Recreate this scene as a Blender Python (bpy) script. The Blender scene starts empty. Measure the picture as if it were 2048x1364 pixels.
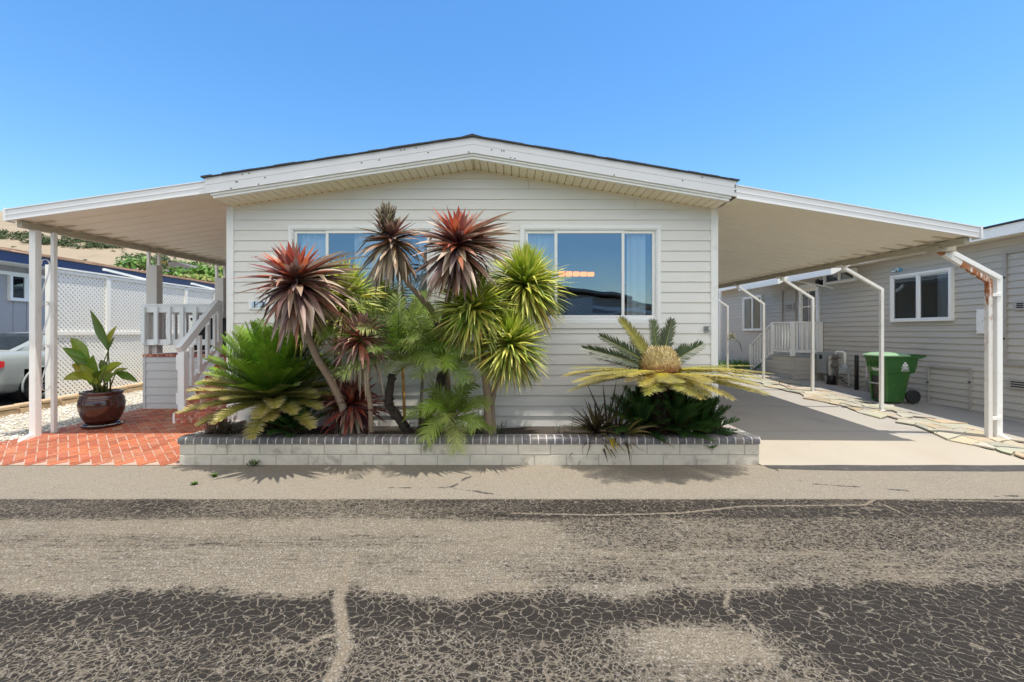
import bpy, math, random
import numpy as np
from mathutils import Vector, Matrix, noise as mnoise
R = math.radians
rnd = random.Random(7)
scene = bpy.context.scene
col = scene.collection
F, CX, CY, EYE = 900.0, 1024.0, 664.0, 1.67      # lens in pixels, vanishing point, eye height (m)

def at(px, py, Y):
    """point seen at a given pixel of the photograph, at depth Y"""
    return Vector(((px - CX) / F * Y, Y, EYE + (CY - py) / F * Y))

def lin(r, g, b):
    def f(c):
        c /= 255.0
        return c / 12.92 if c <= 0.04045 else ((c + 0.055) / 1.055) ** 2.4
    return (f(r), f(g), f(b))

def mixc(a, b, t):
    return tuple(a[i] + (b[i] - a[i]) * t for i in range(3))

def jit(c, r, s=0.15):
    k = 1 + r.uniform(-s, s)
    return tuple(max(0.0, v * k * (1 + r.uniform(-s * .3, s * .3))) for v in c)

# ------------------------------------------------------------ mesh builder
class MB:
    def __init__(s):
        s.v, s.f, s.c, s.sm = [], [], [], []
    def vert(s, p, c=(1, 1, 1)):
        s.v.append((p[0], p[1], p[2])); s.c.append(c)
        return len(s.v) - 1
    def poly(s, pts, c=(1, 1, 1), smooth=False):
        s.f.append([s.vert(p, c) for p in pts]); s.sm.append(smooth)
    def box(s, x0, x1, y0, y1, z0, z1, c=(1, 1, 1)):
        s.obox((x0, y0, z0), (x1 - x0, 0, 0), (0, y1 - y0, 0), (0, 0, z1 - z0), c)
    def obox(s, o, a, b, h, c=(1, 1, 1)):
        o, a, b, h = map(Vector, (o, a, b, h))
        if a.cross(b).dot(h) < 0:
            a, b = b, a
        p = [o, o + a, o + a + b, o + b, o + h, o + a + h, o + a + b + h, o + b + h]
        i = [s.vert(q, c) for q in p]
        for q in ((3, 2, 1, 0), (4, 5, 6, 7), (0, 1, 5, 4), (1, 2, 6, 5), (2, 3, 7, 6), (3, 0, 4, 7)):
            s.f.append([i[k] for k in q]); s.sm.append(False)
    def bar(s, p, q, w, d, up=(0, 0, 1), c=(1, 1, 1)):
        """rectangular bar from p to q, w across, d along 'up'"""
        p, q, up = Vector(p), Vector(q), Vector(up)
        t = (q - p).normalized(); side = t.cross(up)
        if side.length < 1e-4:
            side = t.cross(Vector((0, 1, 0)))
        side.normalize(); u2 = side.cross(t).normalized()
        s.obox(p - side * w / 2 - u2 * d / 2, side * w, u2 * d, q - p, c)
    def tube(s, path, radii, n=8, c=(1, 1, 1), smooth=True, cap=True, cols=None):
        path = [Vector(p) for p in path]
        if not isinstance(radii, (list, tuple)):
            radii = [radii] * len(path)
        rings = []
        ref = Vector((0.13, 0.97, 0.2))
        for k, p in enumerate(path):
            t = (path[min(k + 1, len(path) - 1)] - path[max(k - 1, 0)]).normalized()
            a = t.cross(ref)
            if a.length < 1e-3:
                a = t.cross(Vector((1, 0, 0)))
            a.normalize(); b = t.cross(a)
            cc = cols[k] if cols else c
            rings.append([s.vert(p + (a * math.cos(2 * math.pi * j / n) + b * math.sin(2 * math.pi * j / n)) * radii[k], cc) for j in range(n)])
        for k in range(len(rings) - 1):
            for j in range(n):
                s.f.append([rings[k][j], rings[k][(j + 1) % n], rings[k + 1][(j + 1) % n], rings[k + 1][j]]); s.sm.append(smooth)
        if cap:
            s.f.append(rings[0][::-1]); s.sm.append(False)
            s.f.append(list(rings[-1])); s.sm.append(False)
    def lathe(s, o, prof, n=32, c=(1, 1, 1), axis=(0, 0, 1), smooth=True, cols=None):
        o = Vector(o); ax = Vector(axis).normalized()
        a = ax.orthogonal().normalized(); b = ax.cross(a)
        rings = []
        for k, (r_, h) in enumerate(prof):
            cc = cols[k] if cols else c
            rings.append([s.vert(o + ax * h + (a * math.cos(2 * math.pi * j / n) + b * math.sin(2 * math.pi * j / n)) * max(r_, 1e-4), cc) for j in range(n)])
        for k in range(len(rings) - 1):
            for j in range(n):
                s.f.append([rings[k][j], rings[k][(j + 1) % n], rings[k + 1][(j + 1) % n], rings[k + 1][j]]); s.sm.append(smooth)
    def prism(s, pts, d, c=(1, 1, 1)):
        """closed polygon pts extruded by vector d"""
        pts = [Vector(p) for p in pts]; d = Vector(d); n = len(pts)
        i0 = [s.vert(p, c) for p in pts]; i1 = [s.vert(p + d, c) for p in pts]
        s.f.append(i0[::-1]); s.sm.append(False); s.f.append(i1); s.sm.append(False)
        for k in range(n):
            s.f.append([i0[k], i0[(k + 1) % n], i1[(k + 1) % n], i1[k]]); s.sm.append(False)
    def build(s, name, mat, parent=None, bevel=0.0, loc=None, fix=True):
        me = bpy.data.meshes.new(name)
        off = Vector(loc) if loc is not None else Vector((0, 0, 0))
        if parent is not None and loc is None:
            off = world_of(parent)
        me.from_pydata([(p[0] - off.x, p[1] - off.y, p[2] - off.z) for p in s.v], [], s.f)
        a = me.color_attributes.new('Col', 'FLOAT_COLOR', 'POINT')
        flat = np.ones((len(s.v), 4), dtype=np.float32); flat[:, :3] = np.array(s.c, dtype=np.float32).reshape(-1, 3)
        a.data.foreach_set('color', flat.ravel())
        me.polygons.foreach_set('use_smooth', s.sm)
        me.materials.append(mat)
        me.update()
        o = bpy.data.objects.new(name, me); col.objects.link(o)
        if parent is not None:
            o.parent = parent
            o.location = off - world_of(parent)
        else:
            o.location = off
        if bevel:
            b = o.modifiers.new('Bevel', 'BEVEL'); b.width = bevel; b.segments = 2; b.limit_method = 'ANGLE'; b.angle_limit = R(40)
            b.harden_normals = False
        return o

def world_of(o):
    p = Vector((0, 0, 0))
    while o is not None:
        p = p + o.location; o = o.parent
    return p

def tag(o, label=None, cat=None, group=None, kind=None):
    if label: o['label'] = label
    if cat: o['category'] = cat
    if group: o['group'] = group
    if kind: o['kind'] = kind
    return o

def thing(name, loc, label, cat, group=None):
    o = bpy.data.objects.new(name, None); col.objects.link(o)
    o.location = loc; o.empty_display_size = .2
    return tag(o, label, cat, group)

def copy_tree(o, parent=None):
    c = o.copy(); col.objects.link(c)
    if parent is not None:
        c.parent = parent
    for ch in list(o.children):
        copy_tree(ch, c)
    return c

# ------------------------------------------------------------ materials
def new_mat(name):
    m = bpy.data.materials.new(name); m.use_nodes = True
    nt = m.node_tree
    for n in list(nt.nodes): nt.nodes.remove(n)
    out = nt.nodes.new('ShaderNodeOutputMaterial')
    b = nt.nodes.new('ShaderNodeBsdfPrincipled')
    nt.links.new(b.outputs[0], out.inputs[0])
    return m, nt, b, out

class NT:
    """tiny helper for node maths"""
    def __init__(s, nt): s.nt = nt
    def n(s, t, **kw):
        x = s.nt.nodes.new(t)
        for k, v in kw.items(): setattr(x, k, v)
        return x
    def link(s, a, b): s.nt.links.new(a, b)
    def put(s, sock, v):
        if hasattr(v, 'links') or isinstance(v, bpy.types.NodeSocket): s.link(v, sock)
        else: sock.default_value = v
    def math(s, op, a, b=0.0, c=None, clamp=False):
        x = s.n('ShaderNodeMath', operation=op, use_clamp=clamp)
        s.put(x.inputs[0], a); s.put(x.inputs[1], b)
        if c is not None: s.put(x.inputs[2], c)
        return x.outputs[0]
    def step(s, v, a, b):
        x = s.n('ShaderNodeMapRange', interpolation_type='SMOOTHSTEP')
        s.put(x.inputs[0], v); s.put(x.inputs[1], a); s.put(x.inputs[2], b)
        return x.outputs[0]
    def mix(s, f, a, b, mode='MIX'):
        x = s.n('ShaderNodeMix', data_type='RGBA', blend_type=mode)
        s.put(x.inputs[0], f)
        for i, v in ((6, a), (7, b)):
            if isinstance(v, tuple) and len(v) == 3: v = (*v, 1)
            s.put(x.inputs[i], v)
        return x.outputs[2]
    def coord(s, scale=(1, 1, 1), rot=(0, 0, 0), kind='Object', loc=(0, 0, 0)):
        tc = s.n('ShaderNodeTexCoord'); mp = s.n('ShaderNodeMapping')
        mp.inputs['Scale'].default_value = scale; mp.inputs['Rotation'].default_value = rot; mp.inputs['Location'].default_value = loc
        s.link(tc.outputs[kind], mp.inputs[0])
        return mp.outputs[0]
    def geo(s, scale=(1, 1, 1), rot=(0, 0, 0)):
        g = s.n('ShaderNodeNewGeometry'); mp = s.n('ShaderNodeMapping')
        mp.inputs['Scale'].default_value = scale; mp.inputs['Rotation'].default_value = rot
        s.link(g.outputs['Position'], mp.inputs[0])
        return mp.outputs[0]
    def noise(s, vec, scale=5, detail=4, rough=.55, dist=0.0, out=0):
        x = s.n('ShaderNodeTexNoise')
        s.link(vec, x.inputs['Vector'])
        x.inputs['Scale'].default_value = scale; x.inputs['Detail'].default_value = detail
        x.inputs['Roughness'].default_value = rough; x.inputs['Distortion'].default_value = dist
        return x.outputs[out]
    def voro(s, vec, scale=5, feature='F1', rand=1.0, out='Distance'):
        x = s.n('ShaderNodeTexVoronoi', feature=feature)
        s.link(vec, x.inputs['Vector']); x.inputs['Scale'].default_value = scale; x.inputs['Randomness'].default_value = rand
        return x.outputs[out]
    def attr(s, name, out='Fac'):
        x = s.n('ShaderNodeAttribute'); x.attribute_name = name
        return x.outputs[out]
    def bump(s, h, strength=.3, dist=.01, normal=None):
        x = s.n('ShaderNodeBump'); x.inputs['Strength'].default_value = strength; x.inputs['Distance'].default_value = dist
        s.link(h, x.inputs['Height'])
        if normal is not None: s.link(normal, x.inputs['Normal'])
        return x.outputs[0]

def mat_basic(name, c, rough=.5, var=.12, vscale=3.0, dirt=None, dirt_amt=.25, dirt_scale=6, bump=.0, bscale=60, metal=0.0, spec=.5, vcol=False, stretch=(1, 1, 1), dirt_lo=.52, dirt_hi=.75):
    m, nt, b, out = new_mat(name); h = NT(nt)
    v = h.geo(scale=stretch)
    base = h.mix(h.noise(v, vscale, 5), tuple(x * (1 - var) for x in c), tuple(min(1, x * (1 + var)) for x in c))
    if vcol:
        base = h.mix(1.0, base, h.attr('Col', 'Color'), 'MULTIPLY')
    if dirt:
        f = h.math('MULTIPLY', h.step(h.noise(v, dirt_scale, 7, .65), dirt_lo, dirt_hi), dirt_amt)
        base = h.mix(f, base, dirt)
    h.link(base, b.inputs['Base Color'])
    rn = h.noise(v, vscale * 4, 3)
    rr = h.math('MULTIPLY_ADD', rn, .16, rough - .08)
    h.link(rr, b.inputs['Roughness'])
    b.inputs['Metallic'].default_value = metal
    b.inputs['Specular IOR Level'].default_value = spec
    if bump:
        b1_ = h.bump(h.noise(h.geo(), 1.3, 2), .25, .012) if 'siding' in name else None
        h.link(h.bump(h.noise(v, bscale, 5), bump, .006, b1_), b.inputs['Normal'])
    return m

def mat_leaf(name, rough=.38, transl=.22, spec=.45, streak=90):
    m, nt, b, out = new_mat(name); h = NT(nt)
    c = h.attr('Col', 'Color')
    v = h.geo()
    cc = h.mix(h.noise(v, 9, 4), h.mix(1.0, c, (.72, .74, .7), 'MULTIPLY'), h.mix(1.0, c, (1.28, 1.25, 1.2), 'MULTIPLY'))
    h.link(cc, b.inputs['Base Color'])
    b.inputs['Roughness'].default_value = rough; b.inputs['Specular IOR Level'].default_value = spec
    tr = h.n('ShaderNodeBsdfTranslucent'); h.link(cc, tr.inputs[0])
    mx = h.n('ShaderNodeMixShader'); mx.inputs[0].default_value = transl
    h.link(b.outputs[0], mx.inputs[1]); h.link(tr.outputs[0], mx.inputs[2]); h.link(mx.outputs[0], out.inputs[0])
    return m

def mat_glass(name, tint=(.55, .6, .63), refl=.34, wav=.02, wscale=2.2):
    m, nt, b, out = new_mat(name); h = NT(nt)
    nt.nodes.remove(b)
    tr = h.n('ShaderNodeBsdfTransparent'); tr.inputs[0].default_value = (*tint, 1)
    gl = h.n('ShaderNodeBsdfGlossy'); gl.inputs['Roughness'].default_value = .0; gl.inputs[0].default_value = (.78, .90, 1, 1)
    fr = h.n('ShaderNodeFresnel'); fr.inputs[0].default_value = 1.5
    f = h.math('MULTIPLY_ADD', fr.outputs[0], 1.0, refl, clamp=True)
    if wav:
        bp = h.bump(h.noise(h.geo(scale=(1, 1, .6)), wscale, 1), wav, .1)
        h.link(bp, gl.inputs['Normal'])
    mx = h.n('ShaderNodeMixShader'); h.link(f, mx.inputs[0]); h.link(tr.outputs[0], mx.inputs[1]); h.link(gl.outputs[0], mx.inputs[2])
    h.link(mx.outputs[0], out.inputs[0])
    return m

def mat_emit(name, c, s):
    m, nt, b, out = new_mat(name)
    b.inputs['Base Color'].default_value = (*c, 1); b.inputs['Emission Color'].default_value = (*c, 1); b.inputs['Emission Strength'].default_value = s
    return m

M = {}
dirtc = (.25, .2, .14)
M['siding'] = mat_basic('front_siding_paint', (.77, .745, .69), .5, .04, 1.2, (.50, .44, .34), .28, 2.2, .06, 220, stretch=(.4, .4, 2))
M['trim'] = mat_basic('white_trim_paint', (.87, .86, .82), .42, .03, 2, (.45, .42, .36), .25, 5)
M['railing'] = mat_basic('railing_paint', (.84, .885, .88), .45, .03, 2, (.5, .46, .4), .15, 6)
M['fascia'] = mat_basic('fascia_paint', (.80, .79, .78), .45, .03, 2, (.4, .38, .34), .12, 9, stretch=(.35, 1, 1.5))
M['soffit'] = mat_basic('soffit_vinyl', (.86, .78, .64), .5, .03, 2)
M['awning'] = mat_basic('awning_metal', (.89, .83, .70), .48, .05, 1.2, (.3, .22, .14), .18, 16, dirt_lo=.6, dirt_hi=.8)
M['beam'] = mat_basic('beam_metal', (.46, .41, .31), .5, .06, 3, (.2, .14, .08), .3, 10)
M['post'] = mat_basic('post_paint', (.85, .83, .78), .42, .04, 3, (.42, .34, .26), .3, 8, stretch=(1, 1, .4))
M['boxpost'] = mat_basic('box_column_paint', (.62, .59, .55), .5, .04, 2, (.4, .33, .25), .2, 8)
M['shingle'] = mat_basic('dark_shingles', (.045, .045, .048), .85, .3, 20, bump=.4, bscale=120)
M['vinyl'] = mat_basic('window_vinyl', (.86, .85, .82), .35, .02, 3)
M['glass'] = mat_glass('window_glass', (.74, .80, .83), .21, .06, 1.5)
M['darkglass'] = mat_glass('dark_window_glass', (.45, .47, .5), .07, .03, 2)
M['curtain'] = mat_basic('sheer_curtain', (.86, .88, .84), .8, .04, 3)
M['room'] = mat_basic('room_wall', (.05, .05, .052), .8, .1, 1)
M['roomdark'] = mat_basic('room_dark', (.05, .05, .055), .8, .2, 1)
M['nsiding'] = mat_basic('neighbour_siding', (.51, .475, .415), .55, .05, 1.0, (.24, .2, .15), .25, 2.5, .05, 200, stretch=(.4, .4, 2))
M['porchsiding'] = mat_basic('porch_siding', (.56, .56, .56), .5, .04, 1.5, (.35, .3, .25), .2, 4)
M['block'] = mat_basic('concrete_block', (.60, .555, .47), .9, .2, 7, (.24, .20, .15), .65, 4.5, .9, 70, dirt_lo=.5, dirt_hi=.7)
M['mortar'] = mat_basic('mortar', (.42, .40, .36), .9, .15, 20, bump=.4)
M['capbrick'] = mat_basic('glazed_cap_brick', (.135, .128, .130), .5, .25, 18, (.36, .32, .27), .55, 14, .15, 40, vcol=True, dirt_lo=.5, dirt_hi=.7)
M['capmortar'] = mat_basic('cap_mortar', (.62, .6, .56), .9, .1, 30)
M['soil'] = mat_basic('soil', (.06, .045, .035), .95, .4, 12, bump=.8, bscale=50)
M['brick'] = mat_basic('red_brick', (.40, .118, .055), .72, .25, 18, (.56, .33, .23), .4, 22, .35, 90, vcol=True, dirt_lo=.5, dirt_hi=.72)
M['stepbrick'] = mat_basic('worn_step_brick', (.40, .10, .055), .7, .3, 16, (.55, .46, .40), .75, 13, .4, 80, vcol=True, dirt_lo=.5, dirt_hi=.62)
M['brickmortar'] = mat_basic('brick_mortar', (.44, .31, .24), .9, .15, 20, bump=.3)
M['lattice'] = mat_basic('lattice_paint', (.90, .88, .81), .5, .04, 4)
M['navy'] = mat_basic('navy_fascia', (.018, .035, .12), .4, .15, 1.5)
M['tanshingle'] = mat_basic('tan_shingles', (.36, .22, .14), .9, .35, 14, bump=.5)
M['leftwall'] = mat_basic('left_wall_paint', (.37, .37, .39), .6, .05, 2)
M['tanblock'] = mat_basic('tan_block', (.55, .40, .24), .9, .2, 8, (.3, .2, .12), .4, 9, .8, 60)
M['carpaint'] = mat_basic('silver_car_paint', (.36, .39, .375), .22, .03, 2, metal=.15, spec=.7)
M['cardark'] = mat_basic('dark_trim', (.015, .015, .016), .5, .2, 10)
M['carglass'] = mat_basic('car_glass', (.015, .02, .022), .06, .1, 3, spec=.8)
M['tyre'] = mat_basic('tyre_rubber', (.025, .025, .026), .8, .2, 15)
M['rim'] = mat_basic('alloy_rim', (.55, .56, .57), .3, .05, 5, metal=.7)
M['redlamp'] = mat_basic('tail_lamp_red', (.62, .02, .02), .15, .1, 6)
M['pot'] = mat_basic('glazed_pot', (.05, .014, .010), .13, .3, 6, (.42, .19, .08), .55, 3.4, .06, 14, vcol=True, dirt_lo=.60, dirt_hi=.68, spec=.8)
M['leafbroad'] = mat_leaf('broad_leaf', .3, .28)
M['leafstrap'] = mat_leaf('strap_leaf', .45, .2, .3)
M['leafcycad'] = mat_leaf('cycad_leaf', .42, .15, .3)
M['leafpalm'] = mat_leaf('palm_leaf', .5, .32, .2)
M['leafbush'] = mat_leaf('bush_leaf', .5, .2)
M['bark'] = mat_basic('cordyline_bark', (.34, .25, .18), .85, .25, 12, (.13, .09, .065), .6, 22, .8, 70, stretch=(1, 1, 2.2))
M['palmbark'] = mat_basic('palm_bark', (.05, .038, .03), .9, .4, 25, bump=.9, bscale=60)
M['stake'] = mat_basic('wood_stake', (.52, .26, .07), .6, .2, 6, stretch=(3, 3, .5))
M['cone'] = mat_leaf('cone_scale', .8, .05, .2)
M['bin'] = mat_basic('green_plastic', (.032, .125, .026), .42, .12, 2.5, (.20, .25, .05), .35, 1.6, .05, 200, dirt_lo=.48, dirt_hi=.7)
M['binlid'] = mat_basic('green_lid', (.30, .47, .28), .3, .1, 3)
M['binlabel'] = mat_basic('white_print', (.8, .82, .8), .5, .03, 5)
M['black'] = mat_basic('black_plastic', (.012, .012, .013), .4, .2, 8)
M['blackpaint'] = mat_basic('black_paint', (.01, .01, .01), .45, .2, 8)
M['greybox'] = mat_basic('grey_metal_box', (.33, .35, .35), .45, .06, 5, (.2, .18, .15), .2, 8)
M['conduit'] = mat_basic('conduit_pvc', (.52, .5, .44), .5, .08, 6, (.3, .24, .16), .3, 12)
M['gaspipe'] = mat_basic('old_pipe', (.14, .12, .10), .6, .3, 20, (.2, .1, .05), .4, 20)
M['flag'] = mat_basic('flagstone', (.42, .385, .31), .8, .15, 4, (.46, .34, .22), .3, 5, .35, 30, vcol=True, dirt_lo=.5, dirt_hi=.7)
M['hedge'] = M['leafbush']
M['chest'] = mat_basic('dark_wicker', (.02, .022, .03), .6, .3, 40)
M['cushion'] = mat_basic('green_cushion', (.02, .075, .065), .8, .15, 12)
M['benchwood'] = mat_basic('bench_wood', (.24, .19, .14), .7, .2, 10)
M['bluesign'] = mat_basic('blue_sign', (.05, .36, .62), .4, .05, 5)
M['print'] = mat_basic('dark_print', (.015, .017, .025), .5, .1, 8)
M['amber'] = mat_emit('amber_lamp', (1.0, .27, .0), 1.5)
M['farwall'] = mat_basic('far_wall', (.24, .27, .34), .7, .08, 2)
M['opproof'] = mat_basic('opposite_roof', (.32, .30, .28), .9, .2, 2)
M['tile'] = mat_basic('number_tile', (.50, .66, .82), .3, .08, 20)
M['farroof'] = mat_basic('far_roof', (.17, .15, .15), .9, .2, 2)
M['opp'] = mat_basic('opposite_wall', (.62, .60, .56), .6, .05, 2)
M['scrub'] = mat_leaf('scrub_leaf', .7, .1, .2)

# rust on the old post: wear along the outer arris, from the bend downwards
m, nt, b, out = new_mat('rusty_post_paint'); h = NT(nt)
v = h.geo(scale=(6, 6, 1.6))
rr = h.noise(v, 3.2, 8, .7)
rm = h.step(h.math('ADD', rr, h.attr('Col')), .98, 1.12)
rc = h.mix(h.noise(h.geo(), 40, 4), (.50, .16, .025), (.17, .055, .02))
h.link(h.mix(rm, (.74, .71, .66), rc), b.inputs['Base Color']); b.inputs['Roughness'].default_value = .6
M['rust'] = m
# ------------------------------------------------------------ terrain heights
def gz(x, y):
    """height of the lot: rises gently away from the road"""
    if y < 5.6: return 0.0
    right = .043 * (y - 5.5)
    left = .14 * min(1, (y - 5.6)) + .03 * max(0, y - 6.6)
    t = min(1, max(0, (x + 1) / 3.0))
    return left + (right - left) * t

def sheet(name, xs, ys, mat, dz=0.0, hf=gz, kind='structure', clip=None):
    mb = MB()
    idx = [[mb.vert((x, y, hf(x, y) + dz)) for x in xs] for y in ys]
    for j in range(len(ys) - 1):
        for i in range(len(xs) - 1):
            if clip and not clip((xs[i] + xs[i + 1]) / 2, (ys[j] + ys[j + 1]) / 2): continue
            mb.f.append([idx[j][i], idx[j][i + 1], idx[j + 1][i + 1], idx[j + 1][i]]); mb.sm.append(True)
    return tag(mb.build(name, mat), kind=kind)

def frange(a, b, n): return [a + (b - a) * i / n for i in range(n + 1)]

# base ground to the horizon
m, nt, b, out = new_mat('ground_dirt'); h = NT(nt)
v = h.geo()
h.link(h.mix(h.noise(v, .05, 6), (.30, .235, .15), (.38, .30, .20)), b.inputs['Base Color']); b.inputs['Roughness'].default_value = .95
M['dirt'] = m
def ghf(x, y): return gz(x, min(y, 26)) - .06
sheet('ground', [-900, -300, -100, -40, -20] + frange(-14, 16, 30) + [30, 60, 150, 400, 900],
      [-900, -300, -80, -30, -10, 0, 5.3, 5.6, 6.6] + frange(8, 26, 9) + [40, 80, 200, 500, 1200], M['dirt'], 0, ghf)

# ---- road: worn seal coat over tan aggregate; wear, cracks and tar painted into mesh attributes
def smooth(a, b, x):
    t = np.clip((x - a) / (b - a), 0, 1); return t * t * (3 - 2 * t)
xs = np.array([-60, -40, -25, -16, -11, -8] + list(np.arange(-6.6, 6.61, .04)) + [8, 11, 16, 25, 40, 60])
ys = np.array(list(np.arange(-9, 1.5, .25)) + list(np.arange(1.5, 5.66, .025)) + [5.68])
XX, YY = np.meshgrid(xs, ys)
nz = np.zeros_like(XX); nz2 = np.zeros_like(XX)
for j in range(XX.shape[0]):
    for i in range(XX.shape[1]):
        x, y = XX[j, i], YY[j, i]
        nz2[j, i] = mnoise.noise((x * 4.2, y * 1.5, 1.7)) + .6 * mnoise.noise((x * 11, y * 4, 4.7)) if y < 3.4 else 0
        nz[j, i] = mnoise.noise((x * .9, y * 2.6, 3.1)) * .55 + mnoise.noise((x * 2.6, y * 6.5, 8.7)) * .3
seal = np.zeros_like(XX)
def band(y0, y1, e0, e1, prof):
    w = np.interp(XX, [p[0] for p in prof], [p[1] for p in prof])
    return smooth(y0 - e0, y0 + e0, YY) * (1 - smooth(y1 - e1, y1 + e1, YY)) * w
# strip along the apron edge
seal = np.maximum(seal, band(3.98, 4.50, .14, .012, [(-60, .7), (-6, .8), (-3.4, .85), (-2.6, .66), (-1.2, .62), (-.6, .85), (1.5, .92), (4, .95), (60, .8)]))
# right middle, thin seal coat
seal = np.maximum(seal, band(3.38, 4.05, .12, .1, [(-60, .1), (.1, .1), (.5, .52), (1.0, .60), (1.5, .55), (3, .72), (5, .75), (60, .5)]))
seal = np.maximum(seal, band(2.95, 3.45, .1, .1, [(-60, .32), (-2, .33), (-.5, .30), (.2, .40), (1.2, .52), (1.9, .50), (3.5, .55), (60, .4)]))
seal = np.maximum(seal, .22 + .0 * XX)
seal = np.maximum(seal, band(3.45, 3.75, .08, .08, [(-60, .38), (-3, .42), (-1.6, .48), (-.6, .33), (60, .3)]))
# near dark band
top = 2.88 + .025 * np.sin(XX * 2.1) + .03 * np.sin(XX * 5.3 + 1) + .065 * nz2 + .10 * np.exp(-((XX + 1.05) / .12) ** 2) + .16 * np.clip((XX - .9) * .6, 0, 1)
near = (1 - smooth(top - .13, top + .13, YY))
w = np.interp(XX, [-60, -4, -2, 0, .45, .9, 1.4, 1.8, 60], [.9, .97, 1.0, .92, .85, .9, 1.0, 1.05, 1.0])
far_near = smooth(2.25, 2.75, YY)          # more worn nearer the left camera side
wl = np.interp(XX, [-60, -3, -2.0, -.9, 0.2, .8, 1.5, 1.75, 60], [.72, .72, .70, .78, .72, .58, .64, 1.0, 1.0])
near = near * (w * far_near + wl * (1 - far_near))
near = np.maximum(near, .9 * (1 - smooth(1.9, 2.2, YY)))
# bare patch right of centre
patch = np.exp(-(((XX - 1.0) / .42) ** 4 + ((YY - 2.42) / .15) ** 4))
near = near * (1 - .75 * patch)
seal = np.maximum(seal, near)
seal = np.where(YY > 4.52, .12, seal)
seal = seal + nz * .26 + .03

def pline(pts):
    """distance of every road vertex to a crack given as road points"""
    d = np.full(XX.shape, 9.0)
    for (x0, y0), (x1, y1) in zip(pts[:-1], pts[1:]):
        dx, dy = x1 - x0, y1 - y0; L = dx * dx + dy * dy
        t = np.clip(((XX - x0) * dx + (YY - y0) * dy) / L, 0, 1)
        d = np.minimum(d, np.hypot(XX - x0 - t * dx, YY - y0 - t * dy))
    return d
def rp(*pxs):   # road points read off the photograph
    r = []
    for px, py in pxs:
        Y = F * EYE / (py - CY); r.append(((px - CX) / F * Y, Y))
    return r
cr = pline(rp((700, 1105), (690, 1160), (676, 1200), (684, 1245), (690, 1300), (660, 1364), (640, 1420)))
cr2 = np.minimum.reduce([pline(q) for q in (
    rp((1350, 1065), (1400, 1110), (1460, 1155), (1452, 1215), (1500, 1240), (1520, 1290), (1545, 1364)),
    rp((1024, 1026), (1200, 1030), (1360, 1026), (1490, 1012), (1730, 1010), (1750, 998), (2048, 1004), (2400, 1010)),
    rp((1770, 1010), (1830, 1040), (1910, 1075)),
    rp((690, 1265), (640, 1275), (600, 1300)))])
cr3 = np.minimum.reduce([pline(q) for q in (rp((0, 1175), (60, 1140), (160, 1105)), rp((1545, 940), (1600, 965), (1640, 975)), rp((380, 975), (430, 940)))])
tar = np.minimum.reduce([pline(q) for q in (rp((780, 975), (850, 976), (905, 974), (930, 958), (968, 942)), rp((905, 976), (1000, 990)), rp((1630, 968), (1740, 975), (1820, 982)), rp((1990, 992), (2200, 990)), rp((1545, 936), (1605, 964)))])
me = bpy.data.meshes.new('road')
ny, nx = XX.shape
vv = np.stack([XX, YY, np.where(YY > 5.66, -.05, 0.0)], -1).reshape(-1, 3)
ii = np.arange(ny * nx).reshape(ny, nx)
ff = np.stack([ii[:-1, :-1], ii[:-1, 1:], ii[1:, 1:], ii[1:, :-1]], -1).reshape(-1, 4)
me.from_pydata(vv.tolist(), [], ff.tolist())
for nm, arr in (('seal', seal), ('crack', np.minimum(cr, 2)), ('crackthin', np.minimum(np.minimum(cr2, cr3 + .004), 2)), ('tar', np.minimum(tar, 2))):
    a = me.attributes.new(nm, 'FLOAT', 'POINT'); a.data.foreach_set('value', arr.ravel().astype(np.float32))
me.polygons.foreach_set('use_smooth', [True] * len(ff))
road = bpy.data.objects.new('road', me); col.objects.link(road); tag(road, kind='structure')
m, nt, b, out = new_mat('worn_asphalt'); h = NT(nt)
v = h.geo()
grain = h.noise(v, 95, 4, .8)
grain2 = h.voro(v, 110, out='Color')
gsep = h.n('ShaderNodeSeparateColor'); h.link(grain2, gsep.inputs[0])
mid = h.noise(v, 22, 5, .7)
big = h.noise(v, 1.3, 4)
streak = h.noise(h.geo(scale=(2.2, 26, 1)), 1.6, 5, .65)
# aggregate
agg = h.mix(h.step(grain, .34, .66), (.085, .068, .047), (.315, .265, .195))
agg = h.mix(h.math('MULTIPLY', h.step(gsep.outputs[0], .80, .95), .55), agg, (.45, .42, .36))
agg = h.mix(h.math('MULTIPLY', h.step(gsep.outputs[1], .84, .95), .65), agg, (.06, .055, .05))
agg = h.mix(h.math('MULTIPLY', h.step(big, .4, .7), .22), agg, (.27, .21, .14))
agg = h.mix(h.math('MULTIPLY', h.step(streak, .5, .72), .45), agg, (.125, .105, .08))
# apron towards the lot is older and paler
sepp = h.n('ShaderNodeSeparateXYZ'); gpos = h.n('ShaderNodeNewGeometry'); h.link(gpos.outputs['Position'], sepp.inputs[0])
apron = h.step(sepp.outputs[1], 4.49, 4.52)
agg = h.mix(h.math('MULTIPLY', apron, .32), agg, (.36, .32, .26))
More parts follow.
